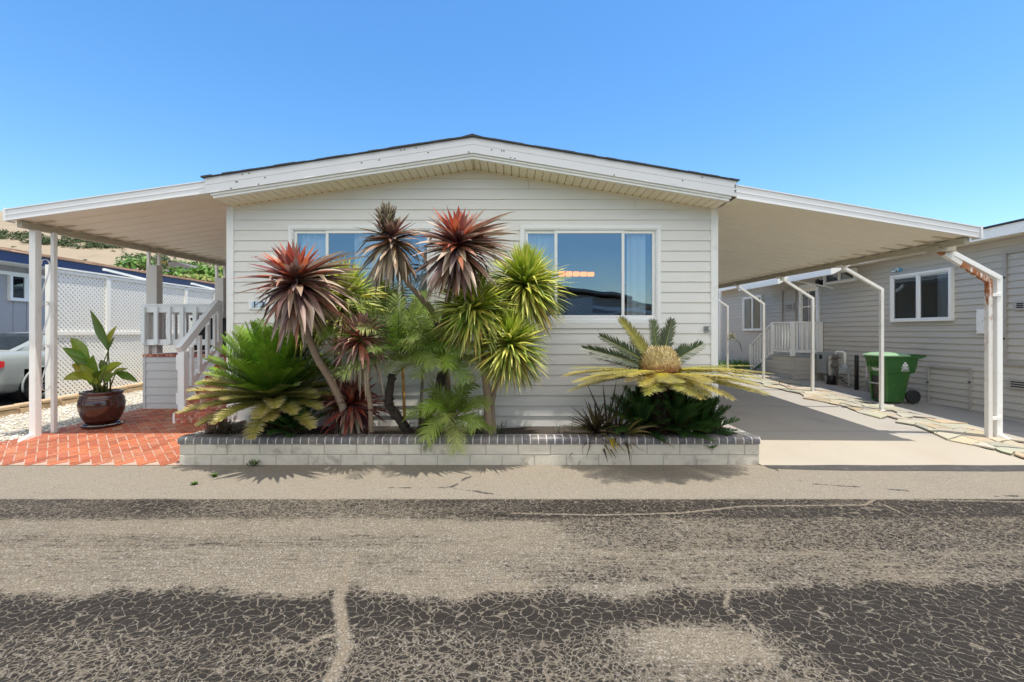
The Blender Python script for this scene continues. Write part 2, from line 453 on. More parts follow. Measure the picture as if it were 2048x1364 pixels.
# seal coat with craquelure
warp = h.n('ShaderNodeVectorMath', operation='MULTIPLY_ADD')
h.link(h.noise(v, 7, 3, out=1), warp.inputs[0]); warp.inputs[1].default_value = (.14, .14, 0); h.link(v, warp.inputs[2])
e1 = h.voro(warp.outputs[0], 17, 'DISTANCE_TO_EDGE')
e2 = h.voro(warp.outputs[0], 27, 'DISTANCE_TO_EDGE')
sl = h.attr('seal')
body = h.math('ADD', h.math('ADD', sl, h.math('MULTIPLY_ADD', mid, .55, -.28)), h.math('MULTIPLY_ADD', streak, 1.05, -.525))
rag = h.noise(h.geo(scale=(1, 1.4, 1)), 6.5, 6, .7)
body = h.math('ADD', h.math('ADD', body, h.math('MULTIPLY_ADD', grain, 1.25, -.625)), h.math('MULTIPLY_ADD', rag, .6, -.3))
wear = h.math('SUBTRACT', 1.08, sl)
w1 = h.math('MAXIMUM', h.math('MULTIPLY_ADD', wear, .10, .006), .012)
w1 = h.math('MULTIPLY', w1, h.math('MULTIPLY_ADD', h.noise(v, 3.5, 3), 1.9, .0))
w1 = h.math('MULTIPLY', w1, h.step(h.noise(v, 2.3, 4, .6), .30, .48))
c1 = h.step(e1, h.math('MULTIPLY', w1, .5), h.math('ADD', w1, .042))
w2 = h.math('MULTIPLY', h.math('MAXIMUM', h.math('MULTIPLY_ADD', wear, .22, -.03), 0.0), h.math('MULTIPLY_ADD', h.noise(v, 5, 3), 2.0, .0))
c2 = h.step(e2, h.math('MULTIPLY', w2, .5), h.math('ADD', w2, .05))
c2 = h.math('MAXIMUM', c2, h.step(w2, .03, .0))
dark = h.math('MULTIPLY', h.step(body, .34, .66), h.math('MULTIPLY_ADD', h.math('MULTIPLY', c1, c2), .76, .24))
wob = h.math('MULTIPLY_ADD', mid, .05, -.025)
k1 = h.step(h.math('ADD', h.attr('crack'), wob), .05, .022)
k2 = h.step(h.math('ADD', h.attr('crackthin'), wob), .022, .008)
dark = h.math('MULTIPLY', dark, h.math('SUBTRACT', 1.0, h.math('MAXIMUM', k1, k2)))
sealc = h.mix(h.step(grain, .35, .7), (.020, .0165, .0135), (.042, .035, .028))
sealc = h.mix(h.math('MULTIPLY', h.step(streak, .45, .75), .35), sealc, (.075, .066, .055))
cc = h.mix(dark, agg, sealc)
kk = h.math('MULTIPLY', h.math('MAXIMUM', h.step(h.math('ADD', h.attr('crack'), wob), .03, .0), h.step(h.math('ADD', h.attr('crackthin'), wob), .010, .0)), .5)
cc = h.mix(kk, cc, (.22, .165, .105))
tr_ = h.step(h.math('ADD', h.attr('tar'), h.math('MULTIPLY_ADD', h.noise(v, 5, 6, .7), .16, -.062)), .034, .02)
cc = h.mix(h.math('MULTIPLY', tr_, .85), cc, (.045, .042, .04))
sp = h.step(h.voro(h.geo(scale=(1, 1.5, 1)), 1.7), .028, .018)
cc = h.mix(h.math('MULTIPLY', sp, .8), cc, (.06, .055, .05))
h.link(cc, b.inputs['Base Color'])
h.link(h.math('MULTIPLY_ADD', dark, -.18, .92), b.inputs['Roughness']); b.inputs['Specular IOR Level'].default_value = .12
hgt = h.math('ADD', h.math('MULTIPLY', grain, h.math('MULTIPLY_ADD', dark, -.5, 1.0)), h.math('MULTIPLY', dark, .6))
h.link(h.bump(hgt, .7, .006), b.inputs['Normal'])
me.materials.append(m)

# ---- concrete driveway
m, nt, b, out = new_mat('driveway_concrete'); h = NT(nt)
v = h.geo()
sepp = h.n('ShaderNodeSeparateXYZ'); h.link(v, sepp.inputs[0])
base = h.mix(h.noise(v, 1.1, 6, .6), (.37, .325, .26), (.46, .405, .32))
base = h.mix(h.math('MULTIPLY', h.noise(v, 90, 3), .3), base, (.36, .31, .24))
stain = h.step(h.noise(h.geo(scale=(.8, .45, 1), rot=(0, 0, .35)), 1.7, 6, .62), .5, .68)
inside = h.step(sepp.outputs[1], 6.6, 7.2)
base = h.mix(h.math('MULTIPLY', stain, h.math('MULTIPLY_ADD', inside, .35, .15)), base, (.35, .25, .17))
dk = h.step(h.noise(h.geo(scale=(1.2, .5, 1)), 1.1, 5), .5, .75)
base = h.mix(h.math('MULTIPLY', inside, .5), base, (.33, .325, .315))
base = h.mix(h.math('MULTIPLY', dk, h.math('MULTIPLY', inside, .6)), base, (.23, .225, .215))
jn = h.math('PINGPONG', h.math('ADD', sepp.outputs[1], h.math('MULTIPLY_ADD', h.noise(v, 4, 2), .012, .35)), .95)
base = h.mix(h.math('MULTIPLY', h.step(jn, .012, .004), .75), base, (.13, .105, .08))
dr = h.step(h.voro(h.geo(scale=(1.5, 1, 1)), 2.4), .05, .03)
base = h.mix(h.math('MULTIPLY', dr, .45), base, (.10, .085, .07))
h.link(base, b.inputs['Base Color']); b.inputs['Roughness'].default_value = .85
h.link(h.bump(h.noise(v, 120, 4), .25, .004), b.inputs['Normal'])
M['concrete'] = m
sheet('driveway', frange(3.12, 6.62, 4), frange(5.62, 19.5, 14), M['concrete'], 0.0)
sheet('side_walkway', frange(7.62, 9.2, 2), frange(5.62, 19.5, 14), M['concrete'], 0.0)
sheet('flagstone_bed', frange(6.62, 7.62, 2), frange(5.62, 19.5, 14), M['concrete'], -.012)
# asphalt lip where the road meets the driveway
mb = MB()
pts = frange(3.15, 14, 24)
for a, c in zip(pts[:-1], pts[1:]):
    y0 = lambda x: 5.50 - .10 * min(1, max(0, (x - 3.15) / 1.2)) + .015 * math.sin(x * 3)
    y1 = lambda x: 5.625 + .012 * math.sin(x * 5)
    mb.poly([(a, y0(a), .004), (c, y0(c), .004), (c, y1(c), .007), (a, y1(a), .007)])
M['lip'] = mat_basic('tar_lip', (.06, .055, .05), .9, .3, 20, (.2, .17, .13), .5, 9, .5, 90)
tag(mb.build('road_edge', M['lip']), kind='structure')

# ---- flagstones: jittered grid, each stone a slab
fr = random.Random(11)
mb = MB()
nxs, ystep = 4, .27
ny_ = int((19 - 5.7) / ystep)
def fv(i, j):
    q = random.Random(i * 977 + j * 131)
    x = 6.62 + i / nxs * 1.0; y = 5.7 + j * ystep
    x += q.uniform(-.08, .08) + (.12 * math.sin(j * 1.1) if i in (0, nxs) else 0); y += q.uniform(-.09, .09) + (.13 if i % 2 else 0)
    return Vector((x, y, 0))
for j in range(ny_):
    for i in range(nxs):
        q = [fv(i, j), fv(i + 1, j), fv(i + 1, j + 1), fv(i, j + 1)]
        cen = sum(q, Vector()) / 4
        if fr.random() < .12: continue
        pts = []
        for k in range(4):
            a, c = q[k], q[(k + 1) % 4]
            for t in (0, .5):
                p = a.lerp(c, t)
                p = cen + (p - cen) * .955 + Vector((fr.uniform(-.018, .018), fr.uniform(-.018, .018), 0))
                p.z = gz(p.x, p.y) + .002
                pts.append(p)
        cc = jit(fr.choice([(1, 1, 1), (.9, .92, .9), (1.1, 1.02, .9), (1.05, .90, .74), (.95, .97, .92), (.82, .86, .84)]), fr, .12)
        mb.prism(pts, (0, 0, .016 + fr.uniform(0, .014)), cc)
tag(mb.build('flagstone_path', M['flag'], bevel=.004), kind='structure')

# ---- gravel bed at left
m = mat_basic('gravel_base', (.46, .42, .34), .95, .3, 30, (.2, .17, .13), .6, 25, .9, 40)
sheet('gravel_bed', frange(-9.15, -6.6, 4), [5.3, 5.6, 5.8, 6.1, 6.4, 6.6] + frange(7.5, 20, 8), m, -.02)
gr = random.Random(5)
mb = MB()
for k in range(5200):
    y = 5.45 + 6.2 * gr.random() ** 1.25; x = gr.uniform(-9.1, -6.85 - (.0 if y < 8.4 else .2))
    edge = -7.05 + (.25 * (6.6 - y) if y < 6.6 else 0)
    if x > edge + .12 and y < 8.5: continue
    s = gr.uniform(.012, .03); z = gz(x, y) - .008
    c = jit(gr.choice([(.62, .56, .45), (.70, .66, .57), (.5, .44, .34), (.66, .56, .40), (.40, .36, .31), (.72, .7, .64)]), gr, .15)
    a = gr.uniform(0, 6.28); ca, sa = math.cos(a), math.sin(a)
    P = []
    for (dx, dy, dz) in ((1, 0, .1), (.3, .8, 0), (-.9, .3, .1), (-.5, -.8, 0), (.5, -.75, .12), (.1, 0, .75)):
        dx += gr.uniform(-.2, .2); dy += gr.uniform(-.2, .2)
        P.append(mb.vert((x + (dx * ca - dy * sa) * s, y + (dx * sa + dy * ca) * s * .8, z + dz * s), c))
    for q in ((0, 1, 5), (1, 2, 5), (2, 3, 5), (3, 4, 5), (4, 0, 5)):
        mb.f.append([P[i] for i in q]); mb.sm.append(False)
M['pebble'] = mat_basic('pebbles', (1, 1, 1), .85, .1, 20, vcol=True)
tag(mb.build('gravel', M['pebble']), 'loose pale gravel stones spread beside the brick patio', None, None, 'stuff')

# ---- brick patio: herringbone at 45 degrees, each brick modelled
mb = MB()
br = random.Random(3)
def in_patio(x, y):
    if y < 5.66 or y > 8.75 or x > -4.2: return False
    left = -7.15 + (0 if y > 6.5 else -.9 * (6.5 - y) * .9)
    return x > left
L, W, g = .2, .1, .010
c45 = math.cos(R(45))
def bz(x, y): return gz(x, y)
def brick(u, v, du, dv):
    """brick in pattern space, turned 45 degrees into the patio"""
    pts = []
    for (a, c) in ((g / 2, g / 2), (du - g / 2, g / 2), (du - g / 2, dv - g / 2), (g / 2, dv - g / 2)):
        uu, ww = u + a, v + c
        pts.append(((uu - ww) * c45 - 5.5, (uu + ww) * c45 + 7.0))
    cx = sum(p[0] for p in pts) / 4; cy = sum(p[1] for p in pts) / 4
    if not in_patio(cx, cy): return
    worn = 1 if cy < 7.6 else .8
    c = jit(br.choice([(1, 1, 1), (1.1, 1.1, 1.0), (.9, .82, .82), (1.05, 1.25, 1.3), (.85, .8, .75)]), br, .14)
    if cy > 7.0 and br.random() < .12: c = (1.0, 1.9, 2.6)
    dz = .006 + br.uniform(0, .004)
    lo = [(p[0], p[1], bz(*p) - .01) for p in pts]; hi = [((p[0] - cx) * .965 + cx, (p[1] - cy) * .965 + cy, bz(*p) + dz) for p in pts]
    i0 = [mb.vert(p, c) for p in lo]; i1 = [mb.vert(p, c) for p in hi]
    mb.f.append(i1); mb.sm.append(False)
    for k in range(4):
        mb.f.append([i0[k], i0[(k + 1) % 4], i1[(k + 1) % 4], i1[k]]); mb.sm.append(False)
for i in range(-45, 45):
    for j in range(-45, 45):
        k = (i - j) % 4
        if k == 0: brick(i * W, j * W, L, W)
        if k == 3: brick(i * W, j * W, W, L)
tag(mb.build('patio_brickwork', M['brick']), kind='structure')
sheet('patio', frange(-8.3, -4.15, 18), [5.63, 5.8, 6.0, 6.2, 6.4, 6.6] + frange(6.9, 8.8, 6), M['brickmortar'], 0.002, clip=lambda x, y: in_patio(x + .05, max(y, 5.7)) or in_patio(x - .05, max(y, 5.7)))

# left neighbour's drive
m = mat_basic('left_drive', (.07, .066, .062), .9, .2, 14, bump=.4, bscale=90)
sheet('neighbour_driveway', frange(-40, -9.3, 12), [5.6] + frange(6.6, 30, 10), m, .0)
# ------------------------------------------------------------ lap siding
def siding(mb, O, u, n, u0, u1, z0, z1, pitch=.155, lap=.014, holes=(), zrange=None, seams=(), phase=0.0):
    """real lapped boards on the plane O + u*t; each board leans out at its foot. holes: (ua, ub, za, zb)"""
    O, u, n = Vector(O), Vector(u).normalized(), Vector(n).normalized()
    Z = Vector((0, 0, 1))
    flip = u.cross(Z).dot(n) < 0
    def P(t, z, d): return O + u * t + Z * (z - O.z) + n * d
    def quad(a, b_, c, d):
        q = [a, b_, c, d]
        mb.poly(q[::-1] if flip else q)
    z = z0 - phase; k = 0
    while z < z1 - 1e-4:
        zb, zt = max(z, z0), min(z + pitch, z1)
        ua, ub = u0, u1
        if zrange:
            r = zrange(zb)
            if r is None: break
            ua, ub = max(u0, r[0]), min(u1, r[1])
        cuts = sorted({zb, zt} | {hz for hh in holes for hz in hh[2:] if zb < hz < zt})
        sm = [(s_ - .003, s_ + .003, -9, 99) for (s_, kk) in seams if kk == k]
        for ca, cb in zip(cuts[:-1], cuts[1:]):
            mid = (ca + cb) / 2
            segs = [(ua, ub)]
            for (ha, hb, za, zb_) in list(holes) + sm:
                if za <= mid <= zb_:
                    ns = []
                    for (a, b_) in segs:
                        if hb <= a or ha >= b_: ns.append((a, b_)); continue
                        if ha > a: ns.append((a, ha))
                        if hb < b_: ns.append((hb, b_))
                    segs = ns
            da = lap * (1 - (ca - z) / pitch) + .002; db = lap * (1 - (cb - z) / pitch) + .002
            for (a, b_) in segs:
                quad(P(a, ca, da), P(b_, ca, da), P(b_, cb, db), P(a, cb, db))
                if ca == zb and ca > z0 - 1e-6:
                    quad(P(a, ca, 0), P(b_, ca, 0), P(b_, ca, da), P(a, ca, da))
        z += pitch; k += 1

def window(parent, O, u, n, u0, u1, z0, z1, panes, glass, depth=.05, fw=.055, sash=.03, curtains=(), proud=.03, label=None):
    """white vinyl window: frame mesh > glass_pane, curtain.  panes: (ua, ub, za, zb, recess)"""
    O, u, n = Vector(O), Vector(u).normalized(), Vector(n).normalized()
    Z = Vector((0, 0, 1))
    def P(t, z, d): return O + u * t + Z * (z - O.z) + n * d
    mb = MB()
    def bx(ua, ub, za, zb, d0, d1):
        mb.obox(P(ua, za, d0), u * (ub - ua), Z * (zb - za), n * (d1 - d0))
    # outer trim
    bx(u0, u1, z1 - fw, z1, -.04, proud); bx(u0, u1, z0, z0 + fw, -.04, proud)
    bx(u0, u0 + fw, z0 + fw, z1 - fw, -.04, proud); bx(u1 - fw, u1, z0 + fw, z1 - fw, -.04, proud)
    # inner stepped frame
    i = fw; s2 = .018
    bx(u0 + i, u1 - i, z1 - i - s2, z1 - i, -.05, proud - .012); bx(u0 + i, u1 - i, z0 + i, z0 + i + s2, -.05, proud - .012)
    bx(u0 + i, u0 + i + s2, z0 + i + s2, z1 - i - s2, -.05, proud - .012); bx(u1 - i - s2, u1 - i, z0 + i + s2, z1 - i - s2, -.05, proud - .012)
    glasses = []
    for (ua, ub, za, zb, rec) in panes:
        d1 = proud - .02 - rec; d0 = d1 - .03
        bx(ua, ub, zb - sash, zb, d0, d1); bx(ua, ub, za, za + sash, d0, d1)
        bx(ua, ua + sash, za + sash, zb - sash, d0, d1); bx(ub - sash, ub, za + sash, zb - sash, d0, d1)
        g = MB()
        q = [P(ua + sash, za + sash, d0 + .012), P(ub - sash, za + sash, d0 + .012), P(ub - sash, zb - sash, d0 + .012), P(ua + sash, zb - sash, d0 + .012)]
        if u.cross(Z).dot(n) < 0: q = q[::-1]
        g.poly(q); glasses.append(g)
    o = mb.build('window', M['vinyl'], parent, bevel=.004)
    if label: o['label'] = label
    for g in glasses: g.build('glass_pane', glass, o)
    for (ua, ub, za, zb, d) in curtains:
        c = MB(); N = max(8, int((ub - ua) / .02))
        prev = None
        for k in range(N + 1):
            t = ua + (ub - ua) * k / N
            w = d + .022 * math.sin(k * 1.25) + .012 * math.sin(k * .47 + 1)
            row = (c.vert(P(t, za, -w)), c.vert(P(t, zb, -w)))
            if prev: c.f.append([prev[0], row[0], row[1], prev[1]]); c.sm.append(True)
            prev = row
        c.build('curtain', M['curtain'], o)
    return o

# ------------------------------------------------------------ the mobile home
WY, FY = 6.77, 6.27                      # front wall, fascia plane
XL, XR, XP = -4.26, 3.07, -.55
HB = 16.0                                # length of the home
home = thing('mobile_home', (-.6, WY, .1), 'pale lap sided mobile home with low gable roof behind the planter', 'house')
# rake lines (top of fascia) and soffit line on the wall
XE0, XE1 = -4.285, 3.13
def rake(x): return 4.385 - (XP - x) * (4.385 - 3.815) / (XP - XE0) if x < XP else 4.385 - (x - XP) * (4.385 - 3.775) / (XE1 - XP)
SOF = .275                               # soffit below the rake line
def gable(z):
    lo = XP - (4.385 - SOF - z) / ((4.385 - 3.815) / (XP - XE0)); hi = XP + (4.385 - SOF - z) / ((4.385 - 3.775) / (XE1 - XP))
    if lo > hi: return None
    return (lo, hi)
WIN = [(-3.36, -1.16, 1.80, 3.275), (.12, 2.235, 1.80, 3.275)]
mb = MB()
holes = [(a + .02, b_ - .02, c + .02, d - .02) for a, b_, c, d in WIN]
siding(mb, (0, WY, 0), (1, 0, 0), (0, -1, 0), XL + .02, XR - .02, .10, 4.2, .155, .016, holes, gable,
       seams=[(.25, 24), (.25, 25), (1.85, 23), (1.85, 22), (-1.85, 22), (-2.1, 6), (.4, 6), (1.3, 10), (-.3, 8), (-1.2, 3), (1.9, 19)])
mb.build('siding', M['siding'], home)
mb = MB()      # sheathing behind the boards and the other walls
def wallbox(x0, x1, z0, z1): mb.box(x0, x1, WY + .004, WY + .10, z0, z1)
wallbox(XL, XR, .02, 1.80)
wallbox(XL, WIN[0][0], 1.80, 3.275); wallbox(WIN[0][1], WIN[1][0], 1.80, 3.275); wallbox(WIN[1][1], XR, 1.80, 3.275)
wallbox(XL, XR, 3.275, 3.52)
mb.box(XL, XL + .1, WY + .1, WY + HB, .02, 3.52); mb.box(XR - .1, XR, WY + .1, WY + HB, .02, 3.52); mb.box(XL, XR, WY + HB, WY + HB + .1, .02, 3.52)
mb.prism([(XL, WY + .02, 3.52), (XR, WY + .02, 3.52), (XP, WY + .02, 4.1)], (0, .08, 0))
mb.build('wall', M['siding'], home)
mb = MB()      # side wall boards on the porch side
siding(mb, (XL, 0, 0), (0, 1, 0), (-1, 0, 0), WY + .1, WY + HB, .1, 3.5)
siding(mb, (XR, 0, 0), (0, 1, 0), (1, 0, 0), WY + .1, WY + HB, .1, 3.5)
mb.build('side_siding', M['siding'], home)
for x in (XL, XR):
    s = 1 if x < 0 else -1
    mb = MB()
    mb.box(min(x, x + s * .085), max(x, x + s * .085), WY - .028, WY + .004, .08, 3.56)
    mb.box(min(x, x - s * .02), max(x, x - s * .02), WY - .028, WY + .09, .08, 3.56)
    mb.box(min(x + s * .002, x + s * .083), max(x + s * .002, x + s * .083), WY - .031, WY - .027, 3.30, 3.56)
    mb.build('corner_trim', M['trim'], home, bevel=.004)
# fascia boards following the two rakes
def rake_strip(mb, off0, off1, y0, y1, xa=XE0, xb=XE1):
    mb.prism([(xa, y0, rake(xa) - off0), (XP, y0, rake(XP) - off0), (XP, y0, rake(XP) - off1), (xa, y0, rake(xa) - off1)], (0, y1 - y0, 0))
    mb.prism([(XP, y0, rake(XP) - off0), (xb, y0, rake(xb) - off0), (xb, y0, rake(xb) - off1), (XP, y0, rake(XP) - off1)], (0, y1 - y0, 0))
mb = MB()
rake_strip(mb, 0, .098, FY, FY + .03)
rake_strip(mb, .101, .215, FY + .002, FY + .03)
f = mb.build('fascia', M['fascia'], home)
mb = MB()
rake_strip(mb, .217, .245, FY + .025, FY + .06, -4.22, 3.07)
rake_strip(mb, .238, .28, FY + .045, FY + .09, -4.20, 3.05)
mb.build('soffit_trim', M['trim'], home)
for k in range(26):      # nail heads
    mb = MB()
    x = rnd.uniform(XE0 + .1, XE1 - .1); z = rake(x) - rnd.choice([.03, .12, .13, .2])
    if k > 21: x, z = XE1 - .02, rake(XE1) - (.06, .085, .13, .15)[k - 22]
    mb.lathe((x, FY - .004, z), [(.0, 0), (.009, .0), (.009, .006)], 6, axis=(0, 1, 0)); mb.build('nail_head', M['print'], home)
# soffit: grooved vinyl panels
mb = MB()
xs_ = frange(-4.20, 3.05, 64)
for a, c in zip(xs_[:-1], xs_[1:]):
    if a < XP < c: segs = [(a, XP), (XP, c)]
    else: segs = [(a, c)]
    for (p, q) in segs:
        za, zb = rake(p) - SOF, rake(q) - SOF
        e = .006
        mb.prism([(p + e, FY + .06, za), (q - e, FY + .06, zb), (q - e, FY + .06, zb + .02), (p + e, FY + .06, za + .02)], (0, WY - FY - .062, 0))
mb.build('soffit', M['soffit'], home)
mb = MB()
rake_strip(mb, SOF - .012, SOF - .02, FY + .06, WY + .02, -4.2, 3.05)
mb.build('soffit_backing', M['beam'], home)
for a in xs_[1:-1]:      # small weep holes along the wall edge of the soffit
    mb = MB(); mb.box(a - .008, a + .008, WY - .035, WY - .02, rake(a) - SOF - .004, rake(a) - SOF + .004); mb.build('weep_hole', M['print'], home)
mb = MB()
rake_strip(mb, SOF - .004, SOF + .02, WY - .022, WY - .004, -4.2, 3.02)
mb.build('soffit_moulding', M['soffit'], home)
# roof: two slabs with shingle courses, rough front edge
mb = MB()
rr_ = random.Random(2)
for (xa, xb) in ((XE0 - .03, XP), (XP, XE1 + .03)):
    N = 26; xs2 = frange(xa, xb, N)
    for p, q in zip(xs2[:-1], xs2[1:]):
        t = rr_.uniform(.0, .010); yf = FY - .026 - rr_.uniform(0, .012)
        mb.prism([(p, yf, rake(p) + .001), (q, yf, rake(q) + .001), (q, yf, rake(q) + .014 + t), (p, yf, rake(p) + .014 + t)], (0, WY + HB + .5 - yf, 0))
mb.prism([(XP - .13, FY - .035, rake(XP - .13) + .02), (XP, FY - .035, rake(XP) + .022), (XP + .13, FY - .035, rake(XP + .13) + .02), (XP, FY - .035, rake(XP) + .036)], (0, HB + .8, 0))
mb.build('roof', M['shingle'], home)
# windows of the front
def front_win(x0, x1, z0, z1, mull, recs, curt, label):
    a = x0 + .08; bnd = [a] + mull + [x1 - .08]
    panes = []
    for k in range(3):
        panes.append((bnd[k] - (.02 if k else 0), bnd[k + 1] + (.02 if k < 2 else 0), z0 + .08, z1 - .08, recs[k]))
    return window(home, (0, WY, 0), (1, 0, 0), (0, -1, 0), x0, x1, z0, z1, panes, M['glass'], fw=.06, sash=.042, curtains=curt, label=label)
w1 = front_win(*WIN[0], [-2.78, -1.70], [.018, .0, .018], [(-3.28, -2.80, 1.82, 3.2, .12), (-2.42, -2.02, 1.82, 3.2, .13), (-1.44, -1.22, 1.82, 3.2, .16)], 'wide front window behind the red leaved plants')
w2 = front_win(*WIN[1], [.66, 1.67], [.018, 0, .018], [(.18, .66, 1.82, 3.2, .12), (1.76, 2.04, 1.82, 3.2, .12)], 'wide front window above the coned sago palm')
mb = MB()
for (x0, x1, z0, z1) in WIN: mb.box(x0 - .02, x1 + .02, WY - .035, WY - .001, z0 - .075, z0 - .002)
mb.build('window_sill', M['siding'], home, bevel=.004)
# room behind the windows
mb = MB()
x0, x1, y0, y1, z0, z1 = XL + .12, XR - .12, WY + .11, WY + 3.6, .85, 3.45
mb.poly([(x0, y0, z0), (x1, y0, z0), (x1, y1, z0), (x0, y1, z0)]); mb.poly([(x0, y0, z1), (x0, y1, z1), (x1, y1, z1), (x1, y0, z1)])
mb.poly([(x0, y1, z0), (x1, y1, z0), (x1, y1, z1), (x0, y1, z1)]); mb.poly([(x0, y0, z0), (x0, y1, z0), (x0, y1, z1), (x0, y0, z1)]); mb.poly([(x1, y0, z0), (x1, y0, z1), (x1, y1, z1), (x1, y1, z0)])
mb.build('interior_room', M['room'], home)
# amber lamp seen through the right window
lamp = thing('pendant_lamp', (1.2, 8.3, 2.7), 'amber glass bar lamp glowing inside the front window above the coned sago palm', 'lamp')
mb = MB()
for k in range(5): mb.box(.86 + k * .135, .86 + k * .135 + .112, 8.26, 8.36, 2.70, 2.79 - .004 * k)
mb.build('lamp_shade', M['amber'], lamp, bevel=.01)
mb = MB(); mb.box(.84, 1.55, 8.29, 8.33, 2.80, 2.82); mb.box(1.18, 1.20, 8.30, 8.32, 2.82, 3.44)
mb.build('lamp_bar', M['black'], lamp)
# tap by the right corner
mb = MB()
c = at(1413, 659, WY - .03)
mb.box(c.x - .035, c.x + .035, WY - .03, WY - .016, c.z - .045, c.z + .05)
mb.tube([(c.x, WY - .03, c.z), (c.x, WY - .09, c.z), (c.x, WY - .12, c.z - .03)], .014, 8)
mb.lathe((c.x + .01, WY - .07, c.z + .04), [(.0, 0), (.03, 0), (.03, .01), (0, .01)], 10)
mb.tube([(c.x, WY - .07, c.z), (c.x + .01, WY - .07, c.z + .04)], .008, 6)
mb.build('tap', M['greybox'], home)
# house number plaque, partly hidden by the red leaves
def text_mesh(body, size, loc, mat, parent, rot=(R(90), 0, 0), name='lettering', bold=0.0):
    cu = bpy.data.curves.new('t', 'FONT'); cu.body = body; cu.size = size; cu.extrude = .0015; cu.offset = bold; cu.align_x = 'CENTER'; cu.align_y = 'CENTER'
    o = bpy.data.objects.new('t', cu); col.objects.link(o)
    bpy.context.view_layer.update()
    me = bpy.data.meshes.new_from_object(o.evaluated_get(bpy.context.evaluated_depsgraph_get()))
    bpy.data.objects.remove(o)
    me.materials.clear(); me.materials.append(mat); me.name = name
    t = bpy.data.objects.new(name, me); col.objects.link(t)
    t.parent = parent; t.rotation_euler = rot; t.location = Vector(loc) - world_of(parent)
    return t
p0 = at(495, 619, 6.72); p1 = at(545, 599.5, 6.72)
mb = MB(); yq = WY - .034
mb.prism([(p0.x + .015, yq, p0.z), (p1.x, yq, p0.z), (p1.x, yq, p1.z), (p0.x + .015, yq, p1.z), (p0.x, yq, (p0.z + p1.z) / 2 + .05), (p0.x, yq, (p0.z + p1.z) / 2 - .05)], (0, .016, 0))
plq = mb.build('house_number_plaque', M['vinyl'], home, bevel=.003)
tl = []
for k, ch in enumerate(('1', '2')):
    cx = p0.x + .10 + k * .115
    mb = MB(); mb.box(cx - .048, cx + .048, yq - .004, yq - .0005, p0.z + .028, p1.z - .03)
    mb.build('number_tile', M['tile'], plq)
    text_mesh(ch, .125, (cx, yq - .006, (p0.z + p1.z) / 2), M['print'], plq, name='digit', bold=.003)

# ------------------------------------------------------------ carports
def pan_roof(name, xh, zh, xo, zo, y0, y1, rise, parent):
    """flat-pan metal roof: pans run from the house to the outer beam, ribs turned up between them"""
    mb = MB(); pan = .31
    y = y0; first = True
    prof = []
    while y < y1:
        for dy, dz in ((0, 0), (.20, 0), (.215, .065), (.295, .065), (.31, 0)):
            prof.append((min(y + dy, y1), dz))
        y += pan
    xs_ = xo + (.34 if xh > xo else -.34); zs_ = zo + (zh - zo) * .34 / abs(xh - xo)
    for (x0, z0, x1, z1, full) in ((xh, zh, xs_, zs_, False), (xs_, zs_, xo, zo, True)):
        for (ya, za), (yb, zb) in zip(prof[:-1], prof[1:]):
            if yb - ya < 1e-5: continue
            if not full: za, zb = za * .16, zb * .16
            q = lambda x, z, yy, dz: (x, yy, z + rise * (yy - y0) + dz)
            a, b_, c, d = q(x0, z0, ya, za), q(x1, z1, ya, za), q(x1, z1, yb, zb), q(x0, z0, yb, zb)
            fl = [a, b_, c, d] if xo < xh else [a, d, c, b_]
            mb.poly(fl)
    q = lambda x, z, yy: (x, yy, z + rise * (yy - y0) + .078)
    up = [q(xh, zh, y0), q(xo, zo, y0), q(xo, zo, y1), q(xh, zh, y1)]
    mb.poly(up if xo > xh else up[::-1])
    mb.poly([(xo, y0, zo), (xo, y1, zo + rise * (y1 - y0)), (xo, y1, zo + rise * (y1 - y0) + .078), (xo, y0, zo + .078)])
    o = mb.build(name, M['awning'], parent)
    return o

cl = thing('carport_awning', (-6.95, 6.5, .15), 'pale ribbed metal awning over the brick patio left of the house', 'carport')
cr_ = thing('carport_awning', (6.45, 6.8, .05), 'pale ribbed metal carport over the shaded concrete driveway', 'carport')
LX0, LX1, LZ0, LZ1 = -4.29, -7.03, 3.62, 3.235
RX0, RX1, RZ0, RZ1 = 3.14, 6.50, 3.55, 3.0
LR, RRise = .024, .0135
pan_roof('roof_panel', LX0, LZ0, LX1, LZ1, FY + .04, 15.5, LR, cl)
pan_roof('roof_panel', RX0, RZ0, RX1, RZ1, FY + .04, 19.0, RRise, cr_)
def cp_fascia(x0, zt0, zb0, x1, zt1, zb1, parent):
    mb = MB()
    def strip(f0, f1, y0, y1):
        l = lambda a, b_, t: a + (b_ - a) * t
        pts = [(x0, y0, l(zt0, zb0, f0)), (x1, y0, l(zt1, zb1, f0)), (x1, y0, l(zt1, zb1, f1)), (x0, y0, l(zt0, zb0, f1))]
        mb.prism(pts, (0, y1 - y0, 0))
    strip(0, .07, FY - .012, FY + .05); strip(.07, .5, FY + .002, FY + .03); strip(.5, .56, FY - .006, FY + .03); strip(.56, 1, FY + .0, FY + .03)
    s = -1 if x1 < x0 else 1
    mb.box(min(x1, x1 + s * .025), max(x1, x1 + s * .025), FY - .018, FY + .12, zb1 - .012, zt1 + .012)
    mb.build('fascia', M['fascia'], parent)
cp_fascia(XE0 - .001, 3.775, 3.60, -7.05, 3.385, 3.225, cl)
cp_fascia(XE1 + .001, 3.72, 3.535, 6.52, 3.135, 2.985, cr_)
mb = MB()
mb.bar((-6.95, FY + .08, LZ1 - .045), (-6.95, 15.4, LZ1 - .045 + LR * (15.4 - FY)), .07, .085)
mb.build('beam', M['beam'], cl)
mb = MB()
mb.bar((6.42, FY + .08, RZ1 - .04), (6.42, 18.9, RZ1 - .04 + RRise * (18.9 - FY)), .07, .085)
